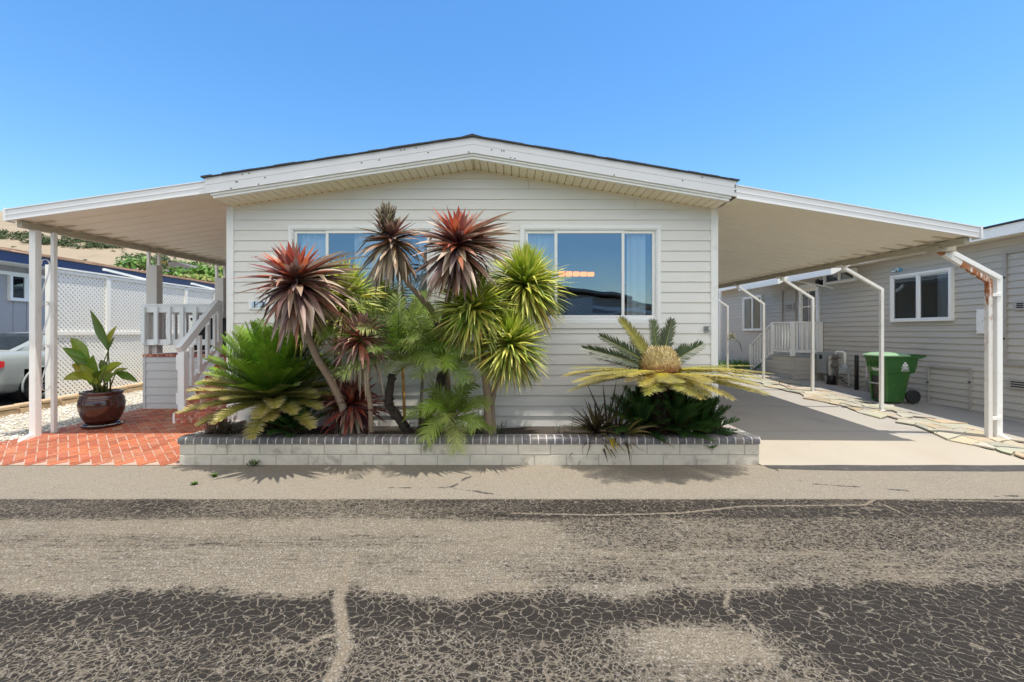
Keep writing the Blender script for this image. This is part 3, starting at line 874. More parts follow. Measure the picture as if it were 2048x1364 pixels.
mb.build('beam', M['beam'], cr_)
mb = MB()      # edge angle on top of the pans, house side ledger
mb.bar((-6.99, FY + .03, LZ1 + .09), (-6.99, 15.5, LZ1 + .09 + LR * (15.5 - FY)), .08, .012)
mb.build('edge_strip', M['awning'], cl)
mb = MB()
mb.bar((6.47, FY + .03, RZ1 + .09), (6.47, 19, RZ1 + .09 + RRise * (19 - FY)), .08, .012)
mb.build('edge_strip', M['awning'], cr_)
# left posts: a square downspout, a thin post, scrolls between; two box columns further back
zb = lambda y: LZ1 - .088 + LR * (y - FY)
def sq(mb, x, y, z0, z1, w, d=None): mb.box(x - w / 2, x + w / 2, y - (d or w) / 2, y + (d or w) / 2, z0, z1)
mb = MB(); sq(mb, -6.97, 6.58, .12, zb(6.6) + .02, .085, .10); sq(mb, -6.925, 6.56, .14, zb(6.6) + .02, .02, .07)
p = Vector((-6.97, 6.55, .17)); mb.bar(p, p + Vector((-.06, -.16, -.10)), .085, .07)
mb.build('downspout', M['post'], cl, bevel=.006)
mb = MB(); sq(mb, -6.92, 6.80, .12, zb(6.8) + .01, .05, .06); mb.build('post', M['post'], cl, bevel=.004)
mb = MB()
for z0 in (2.35, 1.72, 1.08):
    z1 = z0 + .34; z0 -= .22
    pts = []
    for k in range(9): a = math.pi * (1 - k / 8.0) * 1.0; pts.append((.5 + .42 * math.cos(a) , z1 + .06 * math.sin(a) ))
    q = [(.1, z1 - .02)] + pts + [(.86, z1 - .12), (.16, z0 + .12)]
    for k in range(9): a = math.pi * (1 + k / 8.0); q.append((.5 + .42 * math.cos(a), z0 + .06 * math.sin(a)))
    P3 = [Vector((-6.945, 6.63 + .14 * t, z)) for t, z in q]
    for a, b_ in zip(P3[:-1], P3[1:]): mb.bar(a, b_ + (b_ - a) * .05, .022, .006, up=(0, 1, .3))
mb.build('scroll_bracket', M['post'], cl)
for Y in (8.72, 10.72):
    mb = MB(); x = -6.95
    zt = zb(Y); g_ = 2.96
    sq(mb, x - .065, Y - .03, 1.25, zt + .01, .05); sq(mb, x + .075, Y + .05, g_ - .02, zt + .01, .05)
    mb.build('post', M['post'], cl, bevel=.004)
    mb = MB(); sq(mb, x + .01, Y + .015, 1.26, g_, .206, .152)
    mb.build('box_column', M['boxpost'], cl, bevel=.006)
# right posts: bent tubes outside the roof edge
for i, (Y, zbend) in enumerate(((8.77, 2.51), (10.78, 2.485), (12.88, 2.49), (15.03, 2.53), (17.1, 2.55))):
    mb = MB(); x = 7.2; zg = gz(x, Y)
    zt = RZ1 - .10 + RRise * (Y - FY)
    mb.bar((x, Y, zg - .02), (x, Y, zbend), .058, .058, up=(0, 1, 0))
    mb.bar((x + .02, Y, zbend - .022), (6.46, Y, zt - .01), .056, .056)
    mb.bar((6.46, Y, zt - .06), (6.46, Y, zt + .06), .05, .05, up=(0, 1, 0))
    mb.box(6.36, 6.50, Y - .07, Y + .07, zt - .005, zt + .035)
    mb.lathe((x, Y, zg), [(.0, .012), (.06, .012), (.065, .0)], 10)
    mb.build('post', M['post'], cr_, bevel=.004)
Y = 6.79; x = 7.19; zt = RZ1 - .10 + RRise * (Y - FY)
mb = MB()
N = 30
def rustbar(mb, p, q, w, wt, n=24):
    p, q = Vector(p), Vector(q)
    for k in range(n):
        a, b_ = p.lerp(q, k / n), p.lerp(q, (k + 1) / n)
        mb.bar(a, b_, w, w, up=(0, 1, 0), c=(wt(k / n),) * 3)
rustbar(mb, (x, Y, .04), (x, Y, 2.44), .062, lambda t: .40 + .22 * t ** 4 if t > .12 else .1)
rustbar(mb, (x, Y, 2.435), (6.45, Y, zt - .02), .060, lambda t: .62 if t < .55 else (.2 if t < .9 else .7), 12)
o = mb.build('post', M['rust'], cr_); o['label'] = 'bent post streaked with orange rust'
mb = MB()
mb.box(6.33, 6.62, Y - .09, Y + .10, zt - .035, zt + .05)
mb.build('bracket', M['beam'], cr_, bevel=.006)
mb = MB()
mb.bar((7.35, Y + .02, .05), (7.35, Y + .02, 2.52), .085, .07, up=(0, 1, 0))
mb.bar((7.365, Y + .02, 2.48), (6.62, Y + .02, zt - .03), .085, .07)
mb.tube([(6.65, Y + .02, zt - .06), (6.57, Y + .02, zt + .0), (6.55, Y + .02, zt + .10)], [.045, .05, .05], 10)
mb.bar((7.35, Y + .02, .11), (7.40, Y - .09, .05), .085, .07)
mb.build('downspout', M['trim'], cr_, bevel=.006)
for z in (2.23, .37):
    mb = MB(); mb.bar((7.2, Y - .01, z), (7.36, Y - .01, z), .035, .05); mb.build('rung', M['post'], cr_, bevel=.003)

# ------------------------------------------------------------ planter
PX0, PX1, PY0 = -4.18, 3.11, 5.65
pl = thing('planter', (-.5, PY0, 0), 'low concrete block planter with dark glazed brick cap along the house front', 'planter')
mb = MB(); mm = MB()
bl = .406; pr = random.Random(4)
for row, (z0, z1, ph) in enumerate(((.0, .122, 0), (.13, .262, .5))):
    x = PX0 - bl * ph
    while x < PX1:
        a, b_ = max(x, PX0), min(x + bl - .011, PX1)
        if b_ - a > .05:
            d = pr.uniform(0, .006)
            mb.box(a, b_, PY0 + d + (.0 if row else .004), PY0 + .17, z0 - (.04 if row == 0 else 0), z1)
        x += bl
    y = PY0 + .18 + (.2 if row else 0)
    while y < WY - .05:
        mb.box(PX1 - .17, PX1 - pr.uniform(0, .006), y, min(y + bl - .011, WY - .03), z0, z1)
        mb.box(PX0 + pr.uniform(0, .006), PX0 + .17, y, min(y + bl - .011, WY - .03), z0, z1)
        y += bl
mm.box(PX0 + .012, PX1 - .012, PY0 + .011, PY0 + .16, -.04, .262); mm.box(PX1 - .16, PX1 - .012, PY0 + .16, WY - .03, -.04, .262); mm.box(PX0 + .012, PX0 + .16, PY0 + .16, WY - .03, -.04, .262)
mb.build('block_wall', M['block'], pl, bevel=.008); mm.build('mortar_joints', M['mortar'], pl)
mb = MB(); mm = MB()
def cap(o, along, across, w, d, c):
    """bullnose brick: rounded front edge, w along the wall, d deep"""
    o, along, across = Vector(o), Vector(along), Vector(across)
    prof = [(0, 0), (0, .045)] + [(.04 - .04 * math.cos(a), .045 + .04 * math.sin(a)) for a in (R(30), R(60), R(90))] + [(d, .085), (d, 0)]
    mb.prism([o + across * p + Vector((0, 0, z)) for p, z in prof], along * w, c)
def capc(): return jit(pr.choice([(1, 1, 1), (1.15, 1.1, 1.05), (.8, .8, .85), (1.3, 1.25, 1.15), (1, 1, 1.1)]), pr, .15)
x = PX0 - .012
while x < PX1 - .05:
    cap((x, PY0 - .014, .266), (1, 0, 0), (0, 1, 0), min(.090, PX1 + .012 - x), .19, capc()); x += .103
y = PY0 + .19
while y < WY - .1:
    cap((PX1 + .014, y, .266), (0, 1, 0), (-1, 0, 0), .092, .19, jit((2.6, 2.5, 2.2), pr, .25))
    cap((PX0 - .014, y, .266), (0, 1, 0), (1, 0, 0), .092, .19, jit((3.5, 3.2, 2.8), pr, .25)); y += .103
def capjoint(o, along, across, w):
    o, along, across = Vector(o), Vector(along), Vector(across)
    prof = [(.004, .004), (.004, .045)] + [(.042 - .038 * math.cos(a), .045 + .037 * math.sin(a)) for a in (R(30), R(60), R(90))] + [(.186, .082), (.186, .004)]
    mm.prism([o + across * p + Vector((0, 0, z)) for p, z in prof], along * w)
capjoint((PX0 - .008, PY0 - .014, .264), (1, 0, 0), (0, 1, 0), PX1 - PX0 + .016)
capjoint((PX1 + .014, PY0 + .175, .264), (0, 1, 0), (-1, 0, 0), WY - .045 - PY0 - .175)
capjoint((PX0 - .014, PY0 + .175, .264), (0, 1, 0), (1, 0, 0), WY - .045 - PY0 - .175)
mb.build('brick_cap', M['capbrick'], pl, bevel=.004); mm.build('cap_mortar', M['capmortar'], pl)
mb = MB()
xs_ = frange(PX0 + .16, PX1 - .16, 60); ys_ = frange(PY0 + .16, WY - .005, 9)
idx = [[mb.vert((x, y, .24 + .03 * mnoise.noise((x * 3, y * 3, 1)) - (.08 if x > 2.6 else 0))) for x in xs_] for y in ys_]
for j in range(len(ys_) - 1):
    for i in range(len(xs_) - 1):
        mb.f.append([idx[j][i], idx[j][i + 1], idx[j + 1][i + 1], idx[j + 1][i]]); mb.sm.append(True)
mb.build('soil', M['soil'], pl)
# ------------------------------------------------------------ plants
UP = Vector((0, 0, 1))
def frame(axis):
    axis = Vector(axis).normalized(); a = axis.orthogonal().normalized()
    return axis, a, axis.cross(a)

def strap_leaf(mb, p, d, up, L, w, cb, ct, droop, r, segs=6, fold=.22, peak=.3, twist=0.0, ymax=6.70, base=.5, cm=None, kink=0):
    p, d = Vector(p), Vector(d).normalized()
    if d.y > 0 and p.y + d.y * L > ymax: L = max(.12, (ymax - p.y) / d.y * .97)
    side = d.cross(up)
    if side.length < 1e-3: side = d.orthogonal()
    side.normalize()
    if twist: side = Matrix.Rotation(twist, 3, d) @ side
    prev = None
    for k in range(segs + 1):
        s = k / segs
        f = base + (1 - base) * (s / peak) if s < peak else max(0.0, 1 - ((s - peak) / (1 - peak)) ** 1.7)
        n = side.cross(d).normalized()
        c = mixc(cb, ct, s ** 1.5) if cm is None else (mixc(cb, cm, s * 2) if s < .5 else mixc(cm, ct, s * 2 - 1))
        hw = w * f / 2
        row = (mb.vert(p - side * hw + n * fold * hw, c), mb.vert(p - n * fold * hw * .4, jit(c, r, .05)), mb.vert(p + side * hw + n * fold * hw, c))
        if prev:
            for a in (0, 1):
                mb.f.append([prev[a], prev[a + 1], row[a + 1], row[a]]); mb.sm.append(True)
        prev = row
        p = p + d * (L / segs)
        if p.y > ymax: p.y = ymax
        if kink and k == kink: d = (d + Vector((r.uniform(-.3, .3), r.uniform(-.3, .3), -r.uniform(.3, 1.1)))).normalized()
        d = (d + Vector((0, 0, -droop * (.25 + s)))).normalized()
        side = (side - d * side.dot(d)).normalized()

def rosette(mb, C, axis, n, L, w, th, colf, droop, r, stem=.2, jitter=19, keep=None, ymax=6.70, **kw):
    axis, a, b_ = frame(axis); C = Vector(C)
    for i in range(n):
        t = (i + .5) / n
        az = i * 2.39996 + r.uniform(-.25, .25)
        q = R(th[0] + (th[1] - th[0]) * t ** kw.get('pw', .8) + r.uniform(-jitter, jitter))
        d = axis * math.cos(q) + (a * math.cos(az) + b_ * math.sin(az)) * math.sin(q)
        if keep and not keep(d, r): continue
        l = (L[0] + (L[1] - L[0]) * min(1, t * 1.6)) * r.uniform(kw.get('lj', .66), 1.12)
        cb, ct = colf(t, r)
        dr = droop[0] + (droop[1] - droop[0]) * t
        strap_leaf(mb, C - axis * stem * t + d * .015, d, axis if q < 2.4 else a, l, w * r.uniform(.75, 1.15), cb, ct, dr * r.uniform(.5, 1.5), r, twist=r.uniform(-.5, .5), ymax=ymax, kink=r.randint(2, 4) if t > .35 and r.random() < .3 else 0, segs=kw.get('segs', 6), fold=kw.get('fold', .25), peak=kw.get('peak', .35))

def frond(mb, p, d, up, L, ll, lw, cb, ct, droop, r, n=40, ang=(70, 35), vee=.35, hang=0.0, tipc=None, start=.12, ymax=6.70, rach=.008, tipk=3.2, rcol=(.16, .17, .04)):
    p, d, up = Vector(p), Vector(d).normalized(), Vector(up)
    if d.y > 0 and p.y + d.y * L > ymax: L = max(.2, (ymax - p.y) / d.y * .95)
    side = d.cross(up)
    if side.length < 1e-3: side = d.orthogonal()
    side.normalize()
    steps = n
    path = []; 
    for k in range(steps + 1):
        s = k / steps
        nrm = side.cross(d).normalized()
        path.append((p.copy(), d.copy(), side.copy(), nrm, s))
        p = p + d * (L / steps)
        if p.y > ymax: p.y = ymax
        d = (d + Vector((0, 0, -droop * (0.3 + 1.4 * s) / steps * 6 / 6))).normalized()
        side = (side - d * side.dot(d)).normalized()
    mb.tube([q[0] for q in path[::6]] + [path[-1][0]], [rach * (1 - .75 * q[4]) for q in path[::6]] + [rach * .2], 4, rcol)
    for (q, dd, sd, nn, s) in path:
        if s < start: continue
        sp = (s - start) / (1 - start)
        l = ll * min(1, .45 + 2.6 * sp) * min(1, .42 + tipk * (1 - sp)) * r.uniform(.88, 1.1)
        an = R(ang[0] + (ang[1] - ang[0]) * sp + r.uniform(-6, 6))
        for sg in (-1, 1):
            ld = (dd * math.cos(an) + sd * sg * math.sin(an) + nn * vee * r.uniform(.7, 1.2)).normalized()
            a0 = q; m_ = q + ld * l * .55 + Vector((0, 0, -hang * l * .18)); t_ = q + ld * l * .96 + Vector((0, 0, -hang * l * .75))
            wv = dd * (lw / 2)
            c0 = jit(mixc(cb, ct, sp), r, .13); c1 = tipc if (tipc and r.random() < .85) else c0
            if tipc: c1 = jit(mixc(c0, tipc, min(1, .35 + .8 * sp)), r, .15)
            for v_ in (m_, t_):
                if v_.y > ymax + .03: v_.y = ymax + .03
            i = [mb.vert(a0 - wv * .8, c0), mb.vert(a0 + wv * .8, c0), mb.vert(m_ + wv, mixc(c0, c1, .35)), mb.vert(m_ - wv, mixc(c0, c1, .35)), mb.vert(t_, c1)]
            mb.f.append([i[0], i[1], i[2], i[3]]); mb.sm.append(False)
            mb.f.append([i[3], i[2], i[4]]); mb.sm.append(False)

def trunk(path, radii, mat, parent, n=10, seed=1, rough=.08, mb=None):
    r = random.Random(seed); mb = mb or MB()
    # resample smoothly
    P = [Vector(p) for p in path]; out = []; rad = []
    for i in range(len(P) - 1):
        p0, p1, p2, p3 = P[max(i - 1, 0)], P[i], P[i + 1], P[min(i + 2, len(P) - 1)]
        for k in range(7):
            t = k / 7
            out.append(.5 * ((2 * p1) + (p2 - p0) * t + (2 * p0 - 5 * p1 + 4 * p2 - p3) * t * t + (3 * p1 - p0 - 3 * p2 + p3) * t ** 3))
            rad.append((radii[i] + (radii[i + 1] - radii[i]) * t) * (1 + r.uniform(-rough, rough)))
    out.append(P[-1]); rad.append(radii[-1])
    mb.tube(out, rad, n)
    return mb.build('trunk', mat, parent)

def red_col(t, r):
    if t < .25: b_ = r.choice([(.50, .10, .045), (.42, .085, .05), (.55, .15, .06), (.26, .06, .05), (.20, .07, .07)])
    elif t < .55: b_ = r.choice([(.16, .055, .055), (.30, .085, .06), (.11, .045, .055), (.42, .13, .07), (.48, .36, .28)])
    else: b_ = r.choice([(.10, .045, .055), (.16, .085, .075), (.36, .25, .18), (.48, .36, .27), (.085, .04, .05), (.30, .12, .07)])
    tip = mixc(b_, (.50, .40, .32), r.choice([.05, .2, .5, .8]) * (.5 + .6 * t))
    return jit(tuple(v * 1.22 for v in b_), r, .2), jit(tuple(v * 1.15 for v in tip), r, .2)
def brown_col(t, r):
    b_ = r.choice([(.22, .06, .045), (.12, .05, .05), (.16, .08, .06)]) if t < .4 else r.choice([(.30, .20, .12), (.20, .13, .085), (.42, .33, .23), (.12, .08, .06), (.24, .11, .05)])
    return jit(b_, r, .2), jit(mixc(b_, (.48, .38, .27), r.choice([.1, .5, .8])), r, .15)
def green_col(t, r):
    if t < .3: b_ = r.choice([(.30, .38, .03), (.42, .46, .04), (.22, .32, .03)])
    elif t < .7: b_ = r.choice([(.20, .28, .03), (.36, .40, .05), (.48, .45, .08), (.12, .19, .02)])
    else: b_ = r.choice([(.14, .20, .03), (.28, .30, .05), (.46, .40, .10), (.08, .13, .02), (.36, .26, .06)])
    b_ = tuple(v * 1.35 for v in b_)
    return jit(b_, r, .2), jit(mixc(b_, (.55, .50, .20), r.choice([.1, .35, .7])), r, .15)

def cordyline(name, label, base, stems, cat='plant', bark='bark'):
    """stems: list of (path, radii, crown or None); crown = dict(C, axis, ...)"""
    root = thing(name, base, label, cat, 'strap leaved plants in the planter')
    for k, (path, rad, cr__) in enumerate(stems):
        if path: trunk(path, rad, M[bark], root, seed=k + 3)
        if cr__:
            mb = MB(); r = random.Random(cr__.get('seed', 1))
            args = dict(cr__); args.pop('seed', None); dead = args.pop('dead', 0); dl = args.pop('dl', .4); side = args.pop('side', 0)
            C, axis = args.pop('C'), args.pop('axis')
            rosette(mb, C, axis, r=r, **args)
            for i in range(dead):      # withered skirt hanging along the stem
                az = r.uniform(0, 6.28); d = Vector((math.cos(az) * .55, math.sin(az) * .55, -.55))
                b_ = r.choice([(.34, .26, .18), (.22, .16, .11), (.42, .34, .25), (.14, .09, .07)])
                strap_leaf(mb, Vector(C) + Vector((0, 0, -.08 - r.random() * .1)), d, UP, dl * r.uniform(.6, 1.15), args['w'] * .8, jit(b_, r), jit(mixc(b_, (.5, .42, .32), .5), r), .9, r, twist=r.uniform(-1, 1))
            for i in range(side):      # long bleached leaves on the sunward side
                q = r.uniform(-.45, .55); d = Vector((1, r.uniform(-.7, .5), q)); b_ = r.choice([(.50, .38, .28), (.40, .28, .20), (.32, .13, .08), (.20, .10, .09), (.56, .44, .34)])
                strap_leaf(mb, Vector(C) + Vector((.02, 0, -.03 + .05 * q)), d, UP, args['L'][1] * r.uniform(.85, 1.25), args['w'] * .85, jit(b_, r), jit(mixc(b_, (.60, .50, .40), .6), r), r.uniform(.02, .12), r, twist=r.uniform(-.5, .5), segs=7)
            mb.build('crown', M['leafstrap'], root)
    return root

A = at
def P(*q): return [A(*t) for t in q]
# tall red cordyline, leaning out over the road
cordyline('red_cordyline', 'tall cordyline with big red purple head on a bent trunk before the left window', A(700, 872, 6.0), [
    (P((700, 872, 6.0), (688, 820, 5.95), (664, 765, 5.8), (634, 715, 5.6), (612, 660, 5.42), (600, 610, 5.3), (592, 558, 5.25)), [.075, .055, .047, .043, .04, .038, .034],
     dict(C=A(592, 552, 5.25), axis=(-.05, -.28, 1), n=235, L=(.36, .72), w=.085, th=(8, 150), colf=red_col, droop=(.02, .16), stem=.16, seed=21, dead=16, dl=.5, side=42))])
# green cordyline behind it
cordyline('green_cordyline', 'green cordyline with brown skirted trunk half hidden behind the tall red one', A(678, 872, 6.35), [
    (P((678, 872, 6.35), (676, 790, 6.35), (676, 700, 6.3), (684, 605, 6.22)), [.06, .05, .05, .05],
     dict(C=A(688, 588, 6.12), axis=(.12, -.25, 1), n=430, L=(.46, .70), w=.046, lj=.8, th=(5, 135), colf=green_col, droop=(.04, .2), stem=.22, seed=22, dead=46, dl=.5)),
    (None, None, dict(C=A(606, 648, 6.2), axis=(-.1, -.3, .9), n=170, L=(.35, .52), w=.042, th=(15, 130), colf=green_col, droop=(.04, .25), stem=.12, seed=23, dead=12, dl=.35))])
# small red one with withered skirt
cordyline('red_cordyline', 'small pinkish red cordyline with withered leaf skirt right of the bent trunk', A(742, 872, 5.95), [
    (P((742, 872, 5.95), (741, 815, 5.85), (735, 775, 5.75), (729, 720, 5.62), (724, 675, 5.55)), [.036, .032, .032, .03, .028],
     dict(C=A(722, 670, 5.55), axis=(.05, -.1, 1), n=130, L=(.30, .48), w=.055, th=(5, 125), colf=lambda t, r: (jit(r.choice([(.34, .13, .11), (.42, .22, .19), (.26, .09, .08), (.45, .12, .06)]), r), jit(r.choice([(.42, .26, .22), (.30, .15, .13), (.5, .4, .33)]), r)), droop=(.02, .2), stem=.1, seed=24, dead=42, dl=.62)),
    ])
# low dark red clump
cordyline('red_cordyline', 'low dark red cordyline clump spreading behind the foot of the bent trunk', A(700, 872, 6.2), [
    (P((712, 872, 6.2), (706, 820, 6.1)), [.04, .035],
     dict(C=A(703, 800, 6.05), axis=(-.1, -.25, 1), n=140, L=(.32, .56), w=.07, th=(5, 125), colf=lambda t, r: (jit(r.choice([(.20, .035, .03), (.09, .025, .035), (.32, .06, .03), (.13, .05, .05)]), r), jit(r.choice([(.13, .05, .05), (.34, .2, .15), (.22, .06, .05)]), r)), droop=(.03, .2), stem=.14, seed=25, dead=26, dl=.5))])
# two headed brown and red plant at the top
rt = cordyline('red_cordyline', 'tallest cordyline with brown seeding head and large red head against the upper wall', A(905, 872, 6.3), [
    (P((905, 872, 6.3), (893, 760, 6.2), (872, 640, 5.9), (838, 592, 5.65), (812, 560, 5.5), (798, 520, 5.42), (786, 478, 5.4)), [.06, .05, .042, .034, .03, .03, .03],
     dict(C=A(786, 470, 5.4), axis=(.05, -.2, 1), n=105, L=(.32, .58), w=.068, th=(35, 150), colf=brown_col, droop=(.03, .2), stem=.12, seed=26, dead=44, dl=.58)),
    (P((880, 670, 6.0), (896, 600, 5.7), (908, 540, 5.45), (915, 490, 5.32)), [.04, .036, .034, .034],
     dict(C=A(916, 478, 5.3), axis=(.05, -.25, 1), n=250, L=(.34, .66), w=.078, th=(8, 150), colf=lambda t, r: red_col(min(1, t * 1.0 + .02), r), droop=(.02, .18), stem=.16, seed=27, dead=26, dl=.42, side=34))])
mb = MB(); r = random.Random(9); c0 = A(774, 468, 5.38)      # dried flower spike
for i in range(230):
    h0 = r.uniform(0, .24); az = r.uniform(0, 6.28); q = R(r.uniform(15, 78))
    p = c0 + Vector((-.012 * h0 / .2, 0, h0))
    d = Vector((math.sin(q) * math.cos(az), math.sin(q) * math.sin(az), math.cos(q)))
    l = r.uniform(.10, .19) * (1.15 - .25 * h0 / .2)
    m_ = p + d * l * .5; t_ = m_ + (d + Vector((0, 0, .9))).normalized() * l * .6
    c = jit(r.choice([(.13, .11, .065), (.08, .065, .04), (.20, .17, .10), (.16, .10, .06)]), r, .2)
    mb.tube([p, m_, t_], [.006, .006, .005], 4, c)
mb.tube([c0 + Vector((0, 0, -.05)), c0 + Vector((-.01, 0, .22))], [.015, .01], 6, (.12, .09, .06))
mb.build('seed_head', M['leafstrap'], rt)
# green three headed cordyline in the middle
cordyline('green_cordyline', 'yellow green cordyline with three round heads on pale trunks beside the right window', A(975, 874, 6.0), [
    (P((976, 874, 6.0), (975, 800, 5.95), (970, 745, 5.85), (960, 690, 5.75), (952, 625, 5.65)), [.062, .052, .046, .042, .036],
     dict(C=A(946, 606, 5.6), axis=(-.05, -.3, 1), n=640, L=(.44, .62), w=.042, lj=.82, th=(4, 138), colf=green_col, droop=(.02, .14), stem=.16, seed=31, dead=10, dl=.35)),
    (P((970, 752, 5.86), (985, 735, 5.78), (1004, 715, 5.72), (1016, 695, 5.66)), [.036, .032, .03, .028],
     dict(C=A(1020, 680, 5.62), axis=(.05, -.3, 1), n=540, L=(.40, .56), w=.042, lj=.82, th=(4, 138), colf=green_col, droop=(.02, .16), stem=.14, seed=32, dead=8, dl=.3)),
    (P((985, 874, 6.15), (984, 800, 6.15), (1000, 740, 6.15), (1030, 650, 6.1), (1048, 575, 6.05)), [.055, .045, .042, .038, .034],
     dict(C=A(1050, 560, 6.0), axis=(.05, -.3, 1), n=640, L=(.46, .68), w=.044, lj=.82, th=(4, 135), colf=green_col, droop=(.02, .14), stem=.16, seed=33, dead=8, dl=.35))])

# ---- sago palms
def cyc_col(t, r, old):
    cb = r.choice([(.11, .27, .02), (.15, .33, .025), (.06, .17, .018), (.24, .40, .03)])
    ct = mixc(cb, (.20, .30, .03), .6)
    if t > .62 and old: cb, ct = (.20, .25, .03), (.36, .30, .06)
    return cb, ct
def cycad(name, label, C, trunk_h, n, L, ll, th, seed, old=True, cat='palm', base=None, axis=(0, -.12, 1), pairs=44, colf=None, droop=(.15, .9), lw=.018, vee=.35, ang=(72, 38)):
    root = thing(name, base or (Vector(C) - Vector((0, 0, trunk_h))), label, cat, 'sago palms in the planter')
    r = random.Random(seed)
    mb = MB()
    for i in range(int(60 * trunk_h / .4) + 20):      # leaf-base scales make the stem
        az = i * 2.4; z = C[2] - trunk_h + trunk_h * i / (60 * trunk_h / .4 + 20)
        p = Vector((C[0] + .10 * math.cos(az), C[1] + .10 * math.sin(az), z))
        strap_leaf(mb, p, (math.cos(az), math.sin(az), 1.0), UP, .10, .05, jit((.10, .065, .04), r, .3), (.18, .12, .07), .1, r, segs=2)
    mb.tube([Vector(C) - Vector((0, 0, trunk_h)), Vector(C)], [.11, .10], 10, (.05, .035, .025))
    mb.build('trunk', M['leafstrap'], root)
    ax, a, b_ = frame(axis); mb = MB()
    for i in range(n):
        t = (i + .5) / n; az = i * 2.39996 + r.uniform(-.2, .2)
        q = R(th[0] + (th[1] - th[0]) * t + r.uniform(-7, 7))
        d = ax * math.cos(q) + (a * math.cos(az) + b_ * math.sin(az)) * math.sin(q)
        cb, ct = (colf or cyc_col)(t, r, old)
        dr = droop[0] + (droop[1] - droop[0]) * t
        frond(mb, Vector(C) + d * .05 - ax * .08 * t, d, ax, L * r.uniform(.85, 1.1), ll, lw, jit(cb, r), jit(ct, r), dr * r.uniform(.6, 1.3), r, n=pairs, ang=ang, vee=vee * r.uniform(.6, 1.5),
              tipc=((.50, .42, .26) if (old and t > .6) else None))
    mb.build('fronds', M['leafcycad'], root)
    return root
cycad('sago_palm', 'big bushy green sago palm with bleached lower fronds beside the brick steps', A(545, 790, 6.08), .5, 150, .90, .17, (4, 96), 41, lw=.017, droop=(.2, .42), vee=.24, pairs=52, ang=(80, 46))
cycad('sago_pup', 'small dark green sago pup under the big bushy sago palm', A(590, 856, 5.95), .1, 30, .38, .11, (8, 66), 48, False, 'plant', pairs=28, colf=lambda t, r, old: ((.03, .09, .02), (.05, .13, .03)), droop=(.1, .4), axis=(0, -.3, 1))
# coned sago
C = A(1320, 742, 5.9)
root = thing('sago_palm', (C.x, C.y, .25), 'sago palm with pale domed cone and flat yellow frond ring by the right corner', 'palm', 'sago palms in the planter')
r = random.Random(44); mb = MB()
for i in range(150):
    az = i * 2.4; z = C.z - .06 - .78 * i / 150; rad = .15 + .05 * math.sin(i * .11) + (.05 if i < 40 else 0)
    p = Vector((C.x + rad * .6 * math.cos(az), C.y + rad * .6 * math.sin(az), z))
    strap_leaf(mb, p, (math.cos(az), math.sin(az), -.15 if i < 60 else .5), UP, .17, .045, jit((.07, .03, .018), r, .3), jit((.14, .06, .03), r, .3), .1, r, segs=2)
mb.tube([(C.x, C.y, .2), (C.x, C.y, C.z)], [.14, .12], 10, (.04, .028, .02))
mb.build('trunk', M['leafstrap'], root)
mb = MB()
def yel(t, r, old=True):
    cb = r.choice([(.50, .40, .03), (.40, .36, .03), (.58, .43, .035), (.28, .29, .035)])
    return cb, mixc(cb, r.choice([(.16, .18, .035), (.42, .36, .10)]), .7)
for i in range(84):
    az = i * 2.39996; q = R(88 + r.uniform(-5, 9))
    d = Vector((math.sin(q) * math.cos(az), math.sin(q) * math.sin(az), math.cos(q)))
    if d.y > .3 and r.random() < .75: continue
    L = (1.18 if abs(d.x) > .4 else 1.0) * r.uniform(.88, 1.06)
    cb, ct = yel(0, r)
    frond(mb, C + d * .10 + Vector((0, 0, r.uniform(-.05, .02))), d, UP, L * .95, .165, .014, jit(cb, r, .3), jit(ct, r, .3), .19 * r.uniform(.3, 1.5), r, n=56, ang=(72, 34), vee=.2, hang=.25, tipc=(.44, .37, .20), rcol=(.36, .28, .04))
for (px, py, dy) in ((1245, 645, .25), (1306, 650, .35), (1342, 648, .3), (1208, 678, .2), (1176, 700, .15), (1398, 695, .2), (1330, 668, .35), (1270, 690, .3), (1370, 700, .35), (1190, 712, .2)):
    t_ = A(px, py, 5.9 + dy); d = t_ - C; L = d.length
    cb = r.choice([(.03, .055, .014), (.05, .075, .016), (.025, .045, .014)]) if px != 1245 else (.2, .19, .03)
    frond(mb, C + d.normalized() * .06, d + Vector((0, 0, .05)), Vector((0, -1, .4)), L, .14, .022, jit(cb, r), jit(cb, r), .12, r, n=64, ang=(58, 28), vee=.2, tipc=(.06, .06, .02), rcol=(.2, .17, .03))
mb.build('fronds', M['leafcycad'], root)
mb = MB()
mb.lathe(C, [(.235, .0), (.24, .06), (.215, .15), (.165, .235), (.09, .29), (.02, .31)], 22, (.40, .30, .15), cols=[(.26, .10, .05), (.38, .24, .12), (.44, .35, .19), (.48, .40, .22), (.5, .42, .24), (.5, .42, .24)])
for i in range(760):      # woolly scales over the dome
    t = (i + .5) / 760; z = .30 * (1 - t) ; rad = .235 * math.sqrt(max(0, 1 - (z / .315) ** 2)) + .012
    az = i * 2.39996; p = C + Vector((rad * math.cos(az), rad * math.sin(az), z))
    nrm = Vector((math.cos(az) * rad / .24, math.sin(az) * rad / .24, z / .3 + .35)).normalized()
    low = z < .065
    c = jit(r.choice([(.36, .13, .06), (.28, .10, .05), (.48, .28, .14)]) if low and r.random() < .75 else r.choice([(.58, .48, .27), (.50, .40, .2), (.64, .56, .36), (.40, .30, .14)]), r, .15)
    strap_leaf(mb, p, nrm + Vector((r.uniform(-.6, .6), r.uniform(-.6, .6), r.uniform(-.2, .6))), UP, r.uniform(.035, .06) if not low else .045, .022, c, jit(mixc(c, (.62, .54, .36), .4), r), .2, r, segs=2, ymax=6.7)
mb.build('seed_cone', M['cone'], root)
